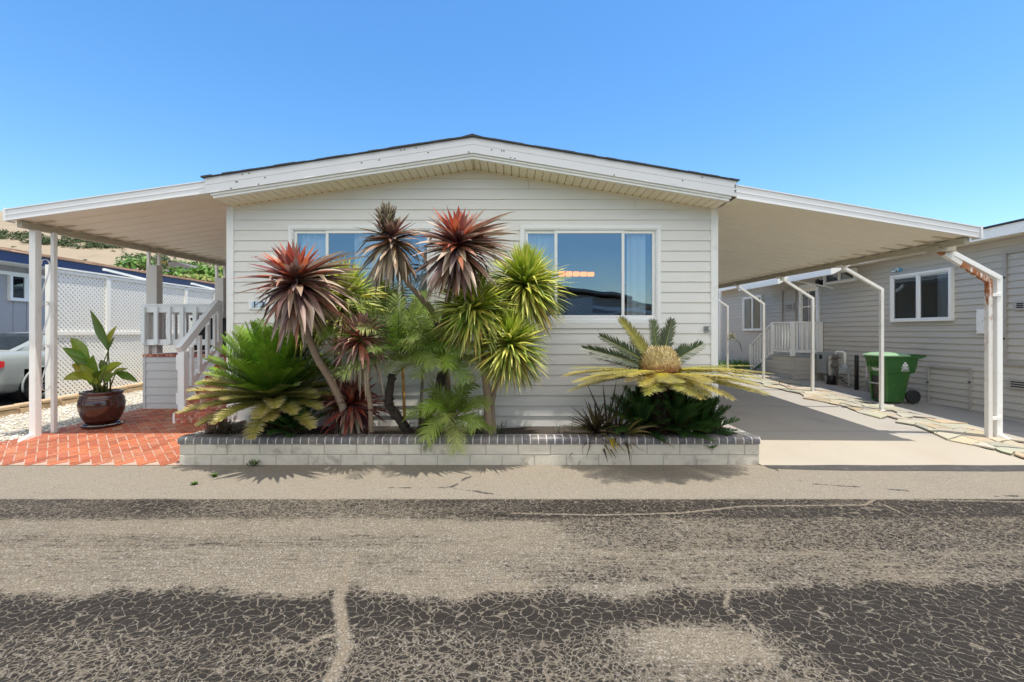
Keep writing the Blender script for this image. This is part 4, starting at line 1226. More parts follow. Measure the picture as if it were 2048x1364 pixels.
def dk(t, r, old):
    cb = r.choice([(.022, .075, .024), (.03, .10, .028), (.045, .13, .028)]); return cb, mixc(cb, (.05, .10, .02), .5)
for k, (px, py, Y, L, n) in enumerate(((1285, 852, 5.98, .50, 46), (1350, 852, 5.95, .52, 50), (1402, 860, 6.1, .46, 36), (1335, 795, 6.2, .42, 40))):
    cycad('sago_pup', ['dark green sago pup beside the flax, below the coned palm', 'dark green sago pup right before the trunk of the coned palm', 'small dark green sago pup at the corner of the planter', 'dark green sago pup tucked high under the crown of the coned palm'][k],
          A(px, py, Y), .1 if py > 820 else .42, n, L, .12, (6, 76), 50 + k, False, 'plant', pairs=30, colf=dk, droop=(.1, .35), axis=(0, -.25, 1))

# ---- pygmy date palms
def palm_col(r, yel_=0.0):
    c = r.choice([(.18, .36, .03), (.34, .54, .04), (.34, .48, .09), (.10, .20, .03), (.46, .56, .18)])
    return mixc(c, (.30, .26, .035), yel_)
def datepalm(label, path, rad, C, fr_, seed, stem=True):
    root = thing('date_palm', path[0], label, 'palm', 'small feathery date palms in the planter')
    r = random.Random(seed)
    mb = MB()
    Pp = [Vector(p) for p in path]
    mb2 = MB()
    for i in range(50):      # old leaf bases
        t = r.random() * (len(Pp) - 1); k = int(t); p = Pp[k].lerp(Pp[min(k + 1, len(Pp) - 1)], t - k); az = r.uniform(0, 6.28)
        d = Vector((math.cos(az), math.sin(az), .9)); strap_leaf(mb2, p + Vector((math.cos(az), math.sin(az), 0)) * rad[0] * .85, d, UP, .07, .03, jit((.07, .045, .03), r, .3), (.12, .09, .06), .1, r, segs=2)
    trunk(path, rad, M['palmbark'], root, n=9, seed=seed, rough=.14, mb=mb2)
    for (d, L, droop, yl) in fr_:
        cb = palm_col(r, yl)
        frond(mb, Vector(C) + Vector(d).normalized() * .04, d, Vector((-.25 * d[0], -.5, 1)), L * r.uniform(.93, 1.07), .24, .0165, jit(cb, r, .25), jit(mixc(cb, (.30, .36, .13), .4), r), droop, r, n=34, ang=(60, 30), vee=.2, hang=.26, start=.16, rach=.007, tipc=(.38, .38, .17) if r.random() < .3 else None, rcol=(.20, .22, .06))
    mb.build('fronds', M['leafpalm'], root)
r = random.Random(61)
def ring(n, q0, q1, L, droop, bias=(0, 0, 0), yl=0.0, skip=None):
    o = []
    for i in range(n):
        az = i * 2.39996 + .4; q = R(q0 + (q1 - q0) * (i + .5) / n)
        d = Vector((math.sin(q) * math.cos(az), math.sin(q) * math.sin(az), math.cos(q))) + Vector(bias)
        if skip and skip(d): continue
        o.append((tuple(d), L * (1 - .15 * r.random()), droop * r.uniform(.7, 1.4), yl if r.random() < .6 else yl * .2))
    return o
datepalm('feathery date palm on a short dark trunk leaning left behind the wooden stakes', P((822, 872, 6.1), (800, 840, 6.05), (778, 806, 5.98), (784, 750, 5.9)), [.062, .06, .058, .05], A(796, 722, 5.85),
         ring(28, 8, 100, .98, 1.0, (.22, -.12, .25), .2), 62)
datepalm('feathery date palm on a dark rough trunk leaning right below the green heads', P((838, 872, 6.2), (852, 838, 6.15), (874, 790, 6.1), (884, 745, 6.05)), [.06, .06, .06, .05], A(886, 716, 6.0),
         ring(24, 12, 102, .84, 1.1, (.02, -.22, .12), .12) + [((.9, -.3, .12), 1.25, .9, .5), ((.95, -.1, -.05), 1.15, .8, .3), ((-.7, -.5, .5), .95, 1.2, .1), ((-.5, -.4, .8), .95, 1.2, .0)], 63)
datepalm('low feathery date palm whose fronds hang over the block planter edge', P((905, 880, 5.98), (906, 850, 5.95)), [.06, .05], A(906, 838, 5.92),
         ring(18, 15, 108, .56, 1.3, (0, -.2, .05), .3), 64)

# ---- dark flax
root = thing('flax_plant', A(1192, 872, 5.95), 'dark purple brown flax with narrow blades and a few yellow ones over the wall', 'plant', 'strap leaved plants in the planter')
mb = MB(); r = random.Random(71)
def flax_col(t, r):
    b_ = r.choice([(.035, .022, .018), (.05, .035, .022), (.025, .018, .018), (.09, .065, .03), (.13, .11, .035)])
    return jit(b_, r, .2), jit(mixc(b_, (.22, .17, .08), r.choice([0, .2, .6])), r, .2)
rosette(mb, A(1192, 864, 5.93), (-.15, -.3, 1), 120, (.3, .55), .026, (10, 98), flax_col, (.03, .22), r, stem=.03)
rosette(mb, A(1235, 872, 5.93), (.5, -.35, .8), 46, (.3, .62), .03, (10, 80), flax_col, (.05, .3), r, stem=.02)
for (px, py, q, l) in ((1176, 775, .05, 1), (1206, 772, .1, 1), (1232, 768, 0, 1), (1252, 775, .05, 1), (1222, 800, 0, 1)):
    b_ = A(1215, 866, 5.97); t_ = A(px, py, 6.05 + q); strap_leaf(mb, b_, t_ - b_ + Vector((0, 0, .06)), Vector((0, -1, .2)), (t_ - b_).length * 1.12, .03, (.05, .04, .02), (.10, .085, .04), .05, r, segs=7)
for (px, py) in ((1228, 906), (1236, 901), (1222, 898)):
    b_ = A(1216, 872, 5.75); t_ = A(px, py, 5.56); strap_leaf(mb, b_, t_ - b_ + Vector((0, -.1, .12)), Vector((0, -1, .5)), .30, .03, (.25, .22, .03), (.55, .38, .02), .35, r, segs=6)
for (px, py) in ((1340, 905), (1300, 885), (1290, 850), (1320, 868)):
    b_ = A(1250, 868, 5.85); t_ = A(px, py, 5.6); strap_leaf(mb, b_, t_ - b_ + Vector((0, 0, .2)), Vector((0, -1, .5)), (t_ - b_).length * 1.1, .035, (.14, .12, .03), (.24, .16, .06), .2, r, segs=6)
mb.build('leaves', M['leafstrap'], root)

# ---- dry shrub, weeds, stakes
def twiggy(name, label, base, n, h_, c, seed, spread=.5, leaf=None, cat='shrub', group=None):
    r = random.Random(seed); mb = MB(); base = Vector(base)
    for i in range(n):
        az = r.uniform(0, 6.28); q = r.uniform(0, spread)
        d = Vector((math.cos(az) * math.sin(q), math.sin(az) * math.sin(q), math.cos(q)))
        p = base + Vector((r.uniform(-1, 1) * h_ * .35, r.uniform(-1, 1) * h_ * .25, 0)); l = h_ * r.uniform(.5, 1.05)
        cc = jit(c, r, .25)
        mb.tube([p, p + d * l * .5, p + d * l + Vector((0, 0, .02))], [.004, .003, .002], 3, cc)
        for k in range(9):
            pp = p + d * l * (.3 + .7 * k / 9); a2 = r.uniform(0, 6.28); e = Vector((math.cos(a2), math.sin(a2), r.uniform(.2, .9)))
            strap_leaf(mb, pp, e, UP, r.uniform(.02, .05), .007 if leaf is None else .012, jit(leaf or c, r, .3), jit(leaf or c, r, .3), .1, r, segs=2)
    o = mb.build(name, M['leafstrap'], None, loc=base)
    return tag(o, label, cat, group)
twiggy('dry_shrub', 'dry brown twiggy shrub under the bleached fronds at the planter\'s left end', A(436, 876, 5.95), 110, .34, (.24, .17, .11), 81, .7)
twiggy('weed', 'thin grey green sprig against the wall right of the pale trunks', A(1003, 868, 6.3), 7, .20, (.10, .14, .08), 82, .35, (.10, .15, .09), 'weed')
twiggy('weed', 'pale stalk of a weed beside the dark flax', A(1130, 872, 6.0), 8, .24, (.24, .26, .16), 83, .5, (.3, .32, .2), 'weed')
for (px, py, s, lb, sd) in ((508, 931, .08, 'bright green weed at the foot of the block planter', 84), (432, 953, .035, 'small green weed in the asphalt near the planter', 85), (392, 968, .018, 'tiny green weed at the edge of the dark asphalt', 86)):
    Y = F * EYE / (py - CY)
    twiggy('weed', lb, ((px - CX) / F * Y, Y - .02, 0), 10, s, (.10, .17, .03), sd, 1.1, (.11, .20, .03), 'weed')
twiggy('weed', 'small seedling sprig under the big sago palm', A(592, 874, 5.9), 6, .16, (.12, .17, .09), 87, .3, (.12, .18, .10), 'weed')
for k, (px0, px1, lb) in enumerate(((811, 805, 'orange brown wooden stake beside the leaning date palm'), (839, 846, 'grey brown wooden stake against the wall between the date palms'))):
    mb = MB(); a, b_ = A(px0, 872, 6.35 + .1 * k), A(px1, 735, 6.35 + .1 * k)
    mb.tube([a, b_], [.024, .022], 8)
    o = mb.build('wooden_stake', M['stake'] if k == 0 else M['benchwood'], None, loc=a); tag(o, lb, 'stake')

# ---- glazed pot with broad leaved plant
pc = Vector((-6.56, 7.2, gz(-6.56, 7.2) + .004))
pot = thing('plant_pot', pc, 'big glossy dark brown round glazed pot on the brick patio', 'plant pot')
mb = MB()
mb.lathe(pc + Vector((0, 0, .045)), [(a_ * .78, b_ * .97) for a_, b_ in [(.0, .0), (.23, .0), (.255, .03), (.32, .12), (.365, .24), (.375, .34), (.355, .42), (.325, .47), (.32, .485), (.345, .50), (.35, .52), (.345, .535), (.31, .54), (.29, .52), (.285, .42)]], 48)
o = mb.build('pot_body', M['pot'], pot)
for z, rad in ((.435, .355), (.41, .364)):
    mb = MB(); mb.lathe(pc + Vector((0, 0, .045)), [(a_ * .78, b_ * .97) for a_, b_ in [(rad - .01, z - .01), (rad + .004, z), (rad - .01, z + .01)]], 48); mb.build('raised_band', M['pot'], pot)
mb = MB(); mb.lathe(pc, [(a_ * .78, b_ * .97) for a_, b_ in [(.0, .012), (.28, .012), (.30, .02), (.315, .045), (.33, .045), (.33, .035), (.31, .0), (0, .0)]], 40); mb.build('saucer', M['pot'], pot)
mb = MB(); mb.lathe(pc + Vector((0, 0, .045)), [(a_ * .78, b_ * .97) for a_, b_ in [(.0, .47), (.288, .465)]], 24); mb.build('pot_soil', M['soil'], pot)
bp = thing('bird_of_paradise', pc + Vector((0, 0, .52)), 'leafy bird of paradise with torn broad leaves growing in the glazed pot', 'plant')
mb = MB(); st = MB(); r = random.Random(91); b0 = pc + Vector((0, 0, .50))
for (bx_, by_, tx, ty, w, yb_, yt) in (
        (217, 700, 187, 621, .13, 7.2, 7.15), (216, 692, 231, 652, .13, 7.2, 7.25), (217, 700, 228, 672, .11, 7.2, 7.1),
        (178, 722, 146, 672, .17, 7.2, 7.25), (176, 728, 131, 692, .16, 7.15, 7.05), (180, 740, 143, 708, .12, 7.1, 7.0), (172, 742, 147, 726, .15, 7.1, 7.0),
        (182, 752, 127, 753, .17, 7.1, 6.95), (185, 770, 186, 712, .21, 7.15, 7.1), (196, 765, 203, 738, .17, 7.05, 6.9), (205, 755, 240, 722, .22, 7.2, 7.15),
        (215, 748, 203, 718, .13, 7.3, 7.4), (232, 745, 277, 757, .13, 7.25, 7.2), (190, 760, 150, 745, .15, 7.0, 6.8), (200, 770, 212, 728, .18, 7.0, 6.9), (193, 768, 165, 728, .16, 7.0, 6.95), (210, 762, 226, 742, .14, 6.95, 6.85), (184, 764, 176, 738, .15, 6.9, 6.8), (176, 745, 172, 705, .15, 7.3, 7.4), (225, 752, 252, 735, .15, 7.3, 7.4)):
    a, t_ = A(bx_, by_, yb_), A(tx, ty, yt)
    s0 = b0 + Vector((r.uniform(-.12, .12), r.uniform(-.12, .12), -.04))
    st.tube([s0, s0.lerp(a, .55) + Vector((0, 0, .03)), a], [.012, .010, .007], 6, jit((.14, .17, .04), r))
    cb = jit(r.choice([(.11, .24, .02), (.20, .32, .025), (.32, .36, .03), (.09, .19, .025), (.38, .36, .05)]), r, .15)
    strap_leaf(mb, a, t_ - a, Vector((r.uniform(-.5, .5), -1, .6)), (t_ - a).length * 1.05, w, cb, jit(mixc(cb, (.26, .22, .05), .35), r), .08, r, segs=9, fold=.55, peak=.4, ymax=9, base=.25, twist=r.uniform(-.5, .5))
for i in range(9):      # dry sheaths at the base
    az = r.uniform(0, 6.28); strap_leaf(mb, b0 + Vector((r.uniform(-.18, .18), r.uniform(-.18, .1), -.03)), (math.cos(az) * .5, math.sin(az) * .5, .9), UP, .16, .05, jit((.10, .075, .055), r, .3), (.2, .16, .12), .1, r, segs=3, ymax=9)
mb.build('leaves', M['leafbroad'], bp); st.build('stalks', M['leafbroad'], bp)
# ------------------------------------------------------------ left porch with brick steps
PYF = 8.6; PFZ = 1.245; PXL, PXR = -7.02, -4.30; PYB = 12.4
porch = thing('porch', (-5.8, PYF, .2), 'raised porch with white railing, lap sided base and brick steps left of the house', 'porch')
mb = MB()
siding(mb, (0, PYF, 0), (1, 0, 0), (0, -1, 0), PXL + .03, -5.5, .16, PFZ - .05, .155, .014)
siding(mb, (PXL, 0, 0), (0, 1, 0), (-1, 0, 0), PYF, PYB, .16, PFZ - .05, .155, .014)
mb.build('base_siding', M['porchsiding'], porch)
mb = MB(); mb.box(PXL + .002, -5.5, PYF + .004, PYB, .1, PFZ - .052)
mb.box(PXL - .018, PXL + .03, PYF - .022, PYF + .03, .16, PFZ - .05)
mb.build('base_frame', M['porchsiding'], porch)
mb = MB(); qr = random.Random(6)
x = PXL - .02
while x < PXR - .1:      # brick edge of the deck
    mb.box(x, x + .20, PYF - .03, PYF + .07, PFZ - .048, PFZ, jit((1, 1, 1), qr, .25)); x += .212
mb.box(PXL - .02, PXR, PYF + .072, PYB, PFZ - .048, PFZ - .003, (.8, .8, .8))
mb.build('deck_edge', M['stepbrick'], porch, bevel=.006)
# steps: six risers going up to the deck
SX0, SX1 = -5.56, -4.32
n = 6; g0 = gz(-5, 7.3) ; rise = (PFZ - g0) / n; run = .245
for k in range(n - 1):
    y0 = PYF - run * (n - 1 - k); z1 = g0 + rise * (k + 1)
    mb = MB(); mm = MB()
    x = SX0 + .03; row = 0
    for (za, zb_) in ((z1 - rise + .006, z1 - rise * .52), (z1 - rise * .48, z1 - .004)):
        x = SX0 + .03 - (.1 if row else 0)
        while x < SX1 - .01:
            a, b_ = max(x, SX0 + .03), min(x + .198, SX1)
            if b_ - a > .03: mb.box(a, b_, y0 + qr.uniform(0, .006), y0 + .1, za, zb_, jit((1, 1, 1), qr, .3))
            x += .21
        row += 1
    x = SX0 + .03
    while x < SX1 - .01:      # tread bricks on edge
        mb.box(x, min(x + .098, SX1), y0 + .104, y0 + run + .02, z1 - .06, z1 - qr.uniform(.001, .006), jit((1.1, 1.2, 1.25), qr, .3)); x += .108
    mm.box(SX0 + .028, SX1 - .002, y0 + .012, PYF + .02, z1 - rise - (.05 if k == 0 else 0), z1 - .012)
    o = mb.build('brick_step', M['stepbrick'], porch, bevel=.006)
    mm.build('step_mortar', M['brickmortar'], o)
    mb = MB(); mb.box(SX0 - .004, SX0 + .026, y0 + .004, y0 + run + .004, g0 - .03, z1 - .005)
    mb.build('stringer', M['trim'], porch)
mb = MB(); mb.box(SX0 + .03, SX1, PYF - .002, PYF + .003, PFZ - rise, PFZ - .05); mb.build('top_riser', M['stepbrick'], porch)
# front rail
RTZ = 2.17
mb = MB(); mb.box(PXL - .03, -5.62, PYF - .045, PYF - .005, RTZ - .13, RTZ); mb.box(PXL - .03, -5.56, PYF - .055, PYF + .05, RTZ, RTZ + .035)
o = mb.build('top_rail', M['railing'], porch, bevel=.006)
mb = MB(); mb.box(PXL - .03, -5.62, PYF - .04, PYF - .005, 1.42, 1.53); mb.build('bottom_rail', M['railing'], porch, bevel=.006)
for k in range(6):
    x = PXL - .01 + k * .245
    mb = MB(); mb.box(x, x + .075, PYF - .085, PYF - .046, 1.44, RTZ - .02); mb.build('baluster', M['railing'], porch, bevel=.005)
for (x, zt) in ((-5.62, RTZ + .1),):
    mb = MB(); mb.box(x - .055, x + .055, PYF - .06, PYF + .06, PFZ - .05, zt); mb.build('rail_post', M['railing'], porch, bevel=.006)
mb = MB(); mb.box(PXL - .02, PXL + .08, PYF - .002, PYF + .09, PFZ, RTZ - .001); mb.build('rail_post', M['boxpost'], porch, bevel=.006)
# side rail (towards the gravel)
mb = MB(); mb.box(PXL, PXL + .04, PYF + .1, PYB, RTZ - .13, RTZ); mb.box(PXL, PXL + .04, PYF + .1, PYB, 1.42, 1.5); mb.build('side_rail', M['railing'], porch)
for k in range(11):
    y = PYF + .35 + k * .32
    mb = MB(); mb.box(PXL + .045, PXL + .08, y, y + .07, 1.42, RTZ - .02); mb.build('baluster', M['railing'], porch)
# stair handrail
nx_, ny0, ny1 = -5.60, 7.66, PYF - .06
zN0 = g0 + rise
mb = MB(); mb.box(nx_ - .055, nx_ + .055, ny0 - .055, ny0 + .055, zN0 - .0, 1.34); mb.box(nx_ - .085, nx_ - .056, ny0 - .05, ny0 + .05, zN0 + .1, zN0 + .3); mb.box(nx_ - .085, nx_ - .056, ny0 - .05, ny0 + .05, 1.02, 1.28)
mb.build('newel_post', M['railing'], porch, bevel=.006)
mb = MB(); mb.bar((nx_ + .0, ny0 - .08, 1.36), (nx_ + .0, ny1 + .02, RTZ + .06), .09, .13); mb.build('hand_rail', M['railing'], porch, bevel=.006)
mb = MB(); mb.bar((nx_ + .01, ny0 + .05, .66), (nx_ + .01, ny1 + .02, 1.46), .06, .10); mb.build('lower_rail', M['railing'], porch, bevel=.006)
for k in range(4):
    t = (k + .6) / 4.3; y = ny0 + (ny1 - ny0) * t
    mb = MB(); mb.box(nx_ + .035, nx_ + .08, y - .035, y + .035, .62 + .83 * t, 1.30 + .83 * t); mb.build('baluster', M['railing'], porch, bevel=.004)
# things on the porch
ch = thing('storage_chest', (-6.1, 9.6, PFZ), 'dark wicker storage chest behind the white porch railing', 'chest')
mb = MB(); mb.box(-6.62, -5.55, 9.35, 9.9, PFZ + .04, PFZ + .66)
for k in range(9): mb.box(-6.6 + k * .12, -6.6 + k * .12 + .08, 9.34, 9.352, PFZ + .08, PFZ + .62)
mb.build('chest_body', M['chest'], ch, bevel=.01)
mb = MB(); mb.box(-6.66, -5.51, 9.31, 9.94, PFZ + .662, PFZ + .72); mb.build('chest_lid', M['chest'], ch, bevel=.015)
be = thing('porch_bench', (-5.2, 10.4, PFZ), 'slatted wooden bench with dark green cushion on the porch by the house wall', 'bench')
bx0, bx1, by0 = -6.35, -4.75, 10.15
mb = MB()
for k in range(18): mb.bar((bx0 + .08 + k * .086, by0 + .50, PFZ + .5), (bx0 + .08 + k * .086, by0 + .62, PFZ + .98), .045, .02)
mb.bar((bx0, by0 + .63, PFZ + 1.0), (bx1, by0 + .63, PFZ + 1.0), .04, .07); mb.build('backrest', M['benchwood'], be)
mb = MB(); mb.box(bx0, bx1, by0, by0 + .52, PFZ + .38, PFZ + .43); mb.build('seat', M['benchwood'], be, bevel=.006)
mb = MB(); mb.box(bx0 + .05, bx1 - .02, by0 + .01, by0 + .50, PFZ + .432, PFZ + .54); mb.build('seat_cushion', M['cushion'], be, bevel=.03)
for x in (bx0 + .03, bx1 - .09):
    for y in (by0 + .03, by0 + .46):
        mb = MB(); mb.box(x, x + .06, y, y + .06, PFZ - .002, PFZ + .378); mb.build('leg', M['benchwood'], be)
um = thing('patio_umbrella', (-5.35, 10.95, PFZ), 'folded dark green umbrella standing on the porch beside the house corner', 'umbrella')
mb = MB(); mb.tube([(-5.35, 10.95, PFZ), (-5.35, 10.95, 2.35)], .02, 8); mb.build('pole', M['benchwood'], um)
mb = MB(); mb.lathe((-5.35, 10.95, 0), [(.02, 2.42), (.10, 2.36), (.26, 2.27), (.33, 2.18), (.30, 2.17), (.06, 2.3)], 10, smooth=False); mb.build('canopy', M['cushion'], um)

# ------------------------------------------------------------ lattice fence at left
LX = -9.2
fe = thing('lattice_fence', (LX, 9.0, .25), 'tall white lattice screen fence running back beside the gravel', 'fence')
def ft(y): return 2.93 - .0 * (y - 9)
def fb(y): return gz(LX, y) + .06
spans = [9.0 + 1.22 * k for k in range(10)]
def clip_poly(poly, y0, y1, z0, z1):
    def cl(pts, f, inter):
        o = []
        for i in range(len(pts)):
            a, b_ = pts[i - 1], pts[i]
            fa, fb_ = f(a), f(b_)
            if fa != fb_: o.append(inter(a, b_))
            if fb_: o.append(b_)
        return o
    for ax, v, gt in ((0, y0, 1), (0, y1, 0), (1, z0, 1), (1, z1, 0)):
        if len(poly) < 3: return []
        f = (lambda p, ax=ax, v=v, gt=gt: p[ax] >= v if gt else p[ax] <= v)
        def inter(a, b_, ax=ax, v=v):
            t = (v - a[ax]) / (b_[ax] - a[ax]); return (a[0] + (b_[0] - a[0]) * t, a[1] + (b_[1] - a[1]) * t)
        poly = cl(poly, f, inter)
    return poly
def lattice_panel(parent, y0, y1, z0, z1, X, mat, name='lattice_panel', pitch=.098, w=.060, swap=None):
    mb = MB(); H = z1 - z0; Ln = y1 - y0
    for layer, sg in ((0, 1), (1, -1)):
        k = -int(H / pitch) - 2
        while k * pitch < Ln + H:
            c = y0 + k * pitch
            p = [(c, z0), (c + w, z0), (c + w + H, z1), (c + H, z1)] if sg > 0 else [(c + H, z0), (c + H + w, z0), (c + w, z1), (c, z1)]
            q = clip_poly(p, y0, y1, z0, z1)
            if len(q) >= 3:
                x = X + layer * .0065
                mb.prism([(x, a, b_) if not swap else (a, x, b_) for a, b_ in q], (.006, 0, 0) if not swap else (0, .006, 0))
            k += 1
    return mb.build(name, mat, parent)
midz = 1.66
for a, b_ in zip(spans[:-1], spans[1:]):
    lattice_panel(fe, a, b_, midz, ft(a), LX, M['lattice']); lattice_panel(fe, a, b_, fb(b_), midz, LX, M['lattice'])
    mb = MB(); mb.box(LX + .014, LX + .045, a + .05, b_ - .05, midz - .05, midz + .02); mb.build('rail', M['lattice'], fe); mb = MB(); mb.box(LX + .014, LX + .04, a + .05, b_ - .05, ft(a) - .06, ft(a))
    mb.build('rail', M['lattice'], fe)
    mb = MB(); mb.bar((LX + .025, a + .05, fb(a) + .04), (LX + .025, b_ - .05, fb(b_) + .04), .022, .08); mb.build('rail', M['lattice'], fe)
for y in spans:
    mb = MB(); mb.prism([(LX + .013, y - .05, fb(y) - .06), (LX + .045, y - .05, fb(y) - .06), (LX + .045, y - .05, ft(y) - .08), (LX + .02, y - .035, ft(y) + .0), (LX + .013, y - .035, ft(y))], (0, .10, 0))
    mb.build('post', M['lattice'], fe)
mb = MB(); mb.box(LX - .06, LX - .004, 8.93, 9.05, fb(9) - .08, 3.0); mb.box(LX - .004, LX + .09, 8.87, 8.98, fb(9) - .08, 3.0); mb.build('end_post', M['lattice'], fe)
for a, b_ in zip(spans[:-1:2], spans[1::2]):      # top caps, each a little askew
    mb = MB(); mb.bar((LX + .02, a - .05, ft(a) + .03), (LX + .02, b_ + 1.24, ft(b_) + .03), .09, .035); mb.build('top_cap', M['lattice'], fe)
for (a, z0, z1) in ((10.2, .16, .04), (13.0, .14, .03), (15.7, .12, .04)):
    mb = MB(); mb.bar((LX - .05, a, ft(a) + z0), (LX - .02, a + 1.35, ft(a) + z1), .07, .045); mb.build('loose_batten', M['lattice'], fe)
# low tan block edging
ed = thing('block_edging', (-9.0, 8.3, .2), 'low tan split stone edging between gravel and the neighbouring drive', 'edging')
mb = MB(); er = random.Random(8)
y = 5.9
while y < 17:
    L_ = er.uniform(.36, .42); z = gz(-9, y + .2)
    for zz, hh, dx in ((z - .04, .13, 0), (z + .095, .07, .012)):
        mb.box(-9.12 - dx, -8.98 + dx + er.uniform(-.006, .01), y, y + L_ - .012, zz, zz + hh - .004)
    y += L_
mb.build('edging_blocks', M['tanblock'], ed, bevel=.018)

# ------------------------------------------------------------ left neighbour home
nl = thing('mobile_home', (-12.2, 10, .2), 'grey panelled mobile home with navy blue eave behind the lattice fence', 'house')
NX, EX = -12.2, -11.6
mb = MB(); mb.box(NX - 4, NX - .002, 5.0, 27, .0, 3.35); mb.build('wall', M['leftwall'], nl)
mb = MB(); y = 5.0
while y < 27: mb.box(NX, NX + .012, y, y + .285, .3, 3.3); y += .30
mb.build('wall_panels', M['leftwall'], nl)
mb = MB(); mb.box(EX - .03, EX, 4.8, 27.2, 3.30, 3.52); mb.build('fascia', M['navy'], nl)
mb = MB(); mb.box(NX, EX - .032, 4.8, 27.2, 3.28, 3.31); mb.build('soffit', M['trim'], nl)
mb = MB(); mb.box(NX + .014, NX + .09, 4.9, 12.4, 3.05, 3.13); mb.build('wall_rail', M['trim'], nl)
mb = MB(); tr_ = random.Random(4)
for k in range(9):
    a, b_ = EX + .04 - k * .3, EX + .04 - (k + 1) * .3
    z = 3.525 + .182 * (k * .3)
    y = 4.7
    while y < 27.2:
        t = tr_.uniform(.012, .04); mb.prism([(a, y, z), (a, y, z + t), (b_, y, z + .055 + .025), (b_, y, z + .05)], (0, .29, 0)); y += .3
mb.build('roof', M['tanshingle'], nl)
mb = MB(); mb.prism([(EX, 4.8, 3.51), (EX - 2.6, 4.8, 3.97), (EX - 5.2, 4.8, 3.5)], (0, 22.4, 0)); mb.build('roof_deck', M['tanshingle'], nl)
def wallwin(parent, X, n, y0, y1, z0, z1, splits, glass, back, curt=(), fw=.05, backd=.35, label=None):
    """slider window on a wall of constant X"""
    bnd = [y0 + fw + .02] + splits + [y1 - fw - .02]
    panes = [(a - (.015 if i else 0), b_ + (.015 if i < len(bnd) - 2 else 0), z0 + fw + .018, z1 - fw - .018, .0 if i % 2 else .015) for i, (a, b_) in enumerate(zip(bnd[:-1], bnd[1:]))]
    o = window(parent, (X, 0, 0), (0, 1, 0), n, y0, y1, z0, z1, panes, glass, fw=fw, curtains=curt, label=label)
    mb = MB(); x2 = X - n[0] * .10; xs = sorted((x2, X - n[0] * (.10 + backd)))
    d = n[0] * backd
    # open niche behind the glass
    q = lambda x, y, z: (x, y, z)
    mb.poly([q(x2 - d, y0, z0), q(x2 - d, y1, z0), q(x2 - d, y1, z1), q(x2 - d, y0, z1)])
    mb.build('room_back', back, o)
    return o
# window proud of the left wall (no opening is cut: a shallow dark recess box stands behind the glass)
def proudwin(parent, X, s, y0, y1, z0, z1, splits, glass, back, curt=(), label=None, name='window', fw=.05):
    """window set proud of a closed wall: frame, glass and a recess lined dark, s = outward sign in x"""
    D = .085
    mb = MB()
    def bx(a, b_, za, zb_, d0, d1): mb.box(min(X + s * d0, X + s * d1), max(X + s * d0, X + s * d1), a, b_, za, zb_)
    bx(y0, y1, z1 - fw, z1, -.002, D); bx(y0, y1, z0, z0 + fw, -.002, D); bx(y0, y0 + fw, z0 + fw, z1 - fw, -.002, D); bx(y1 - fw, y1, z0 + fw, z1 - fw, -.002, D)
    for sp in splits: bx(sp - .022, sp + .022, z0 + fw, z1 - fw, -.002, D - .012)
    bnd = [y0 + fw] + [v_ for sp in splits for v_ in (sp - .022, sp + .022)] + [y1 - fw]
    gl = []
    for a, b_ in zip(bnd[::2], bnd[1::2]):
        e = .028
        bx(a, a + e, z0 + fw, z1 - fw, .0, D - .026); bx(b_ - e, b_, z0 + fw, z1 - fw, .0, D - .026); bx(a + e, b_ - e, z0 + fw, z0 + fw + e, .0, D - .026); bx(a + e, b_ - e, z1 - fw - e, z1 - fw, .0, D - .026)
        g = MB(); x = X + s * (D - .045)
        q = [(x, a + e, z0 + fw + e), (x, b_ - e, z0 + fw + e), (x, b_ - e, z1 - fw - e), (x, a + e, z1 - fw - e)]
        g.poly(q if s > 0 else q[::-1]); gl.append(g)
    o = mb.build(name, M['vinyl'], parent, bevel=.004)
    if label: o['label'] = label
    for g in gl: g.build('glass_pane', glass, o)
    mb = MB(); x = X + s * .016
    q = [(x, y0 + fw, z0 + fw), (x, y1 - fw, z0 + fw), (x, y1 - fw, z1 - fw), (x, y0 + fw, z1 - fw)]
    mb.poly(q if s > 0 else q[::-1]); mb.build('dark_interior', back, o)
    for (a, b_) in curt:
        c = MB(); N = max(8, int((b_ - a) / .02)); prev = None
        for k in range(N + 1):
            y = a + (b_ - a) * k / N; xx = X + s * (.026 + .006 * math.sin(k * 1.4))
            row = (c.vert((xx, y, z0 + fw)), c.vert((xx, y, z1 - fw)))
            if prev: c.f.append([prev[0], row[0], row[1], prev[1]]); c.sm.append(True)
            prev = row
        c.build('curtain', M['curtain'], o)
    return o
yw = lambda px, X: X * F / (px - CX)
y0, y1 = yw(15, NX + .02), yw(70, NX + .02)
proudwin(nl, NX + .012, 1, y0, y1, EYE + (CY - 601) / F * y0, EYE + (CY - 545) / F * y0, [y0 + (y1 - y0) * .62], M['darkglass'], M['roomdark'])

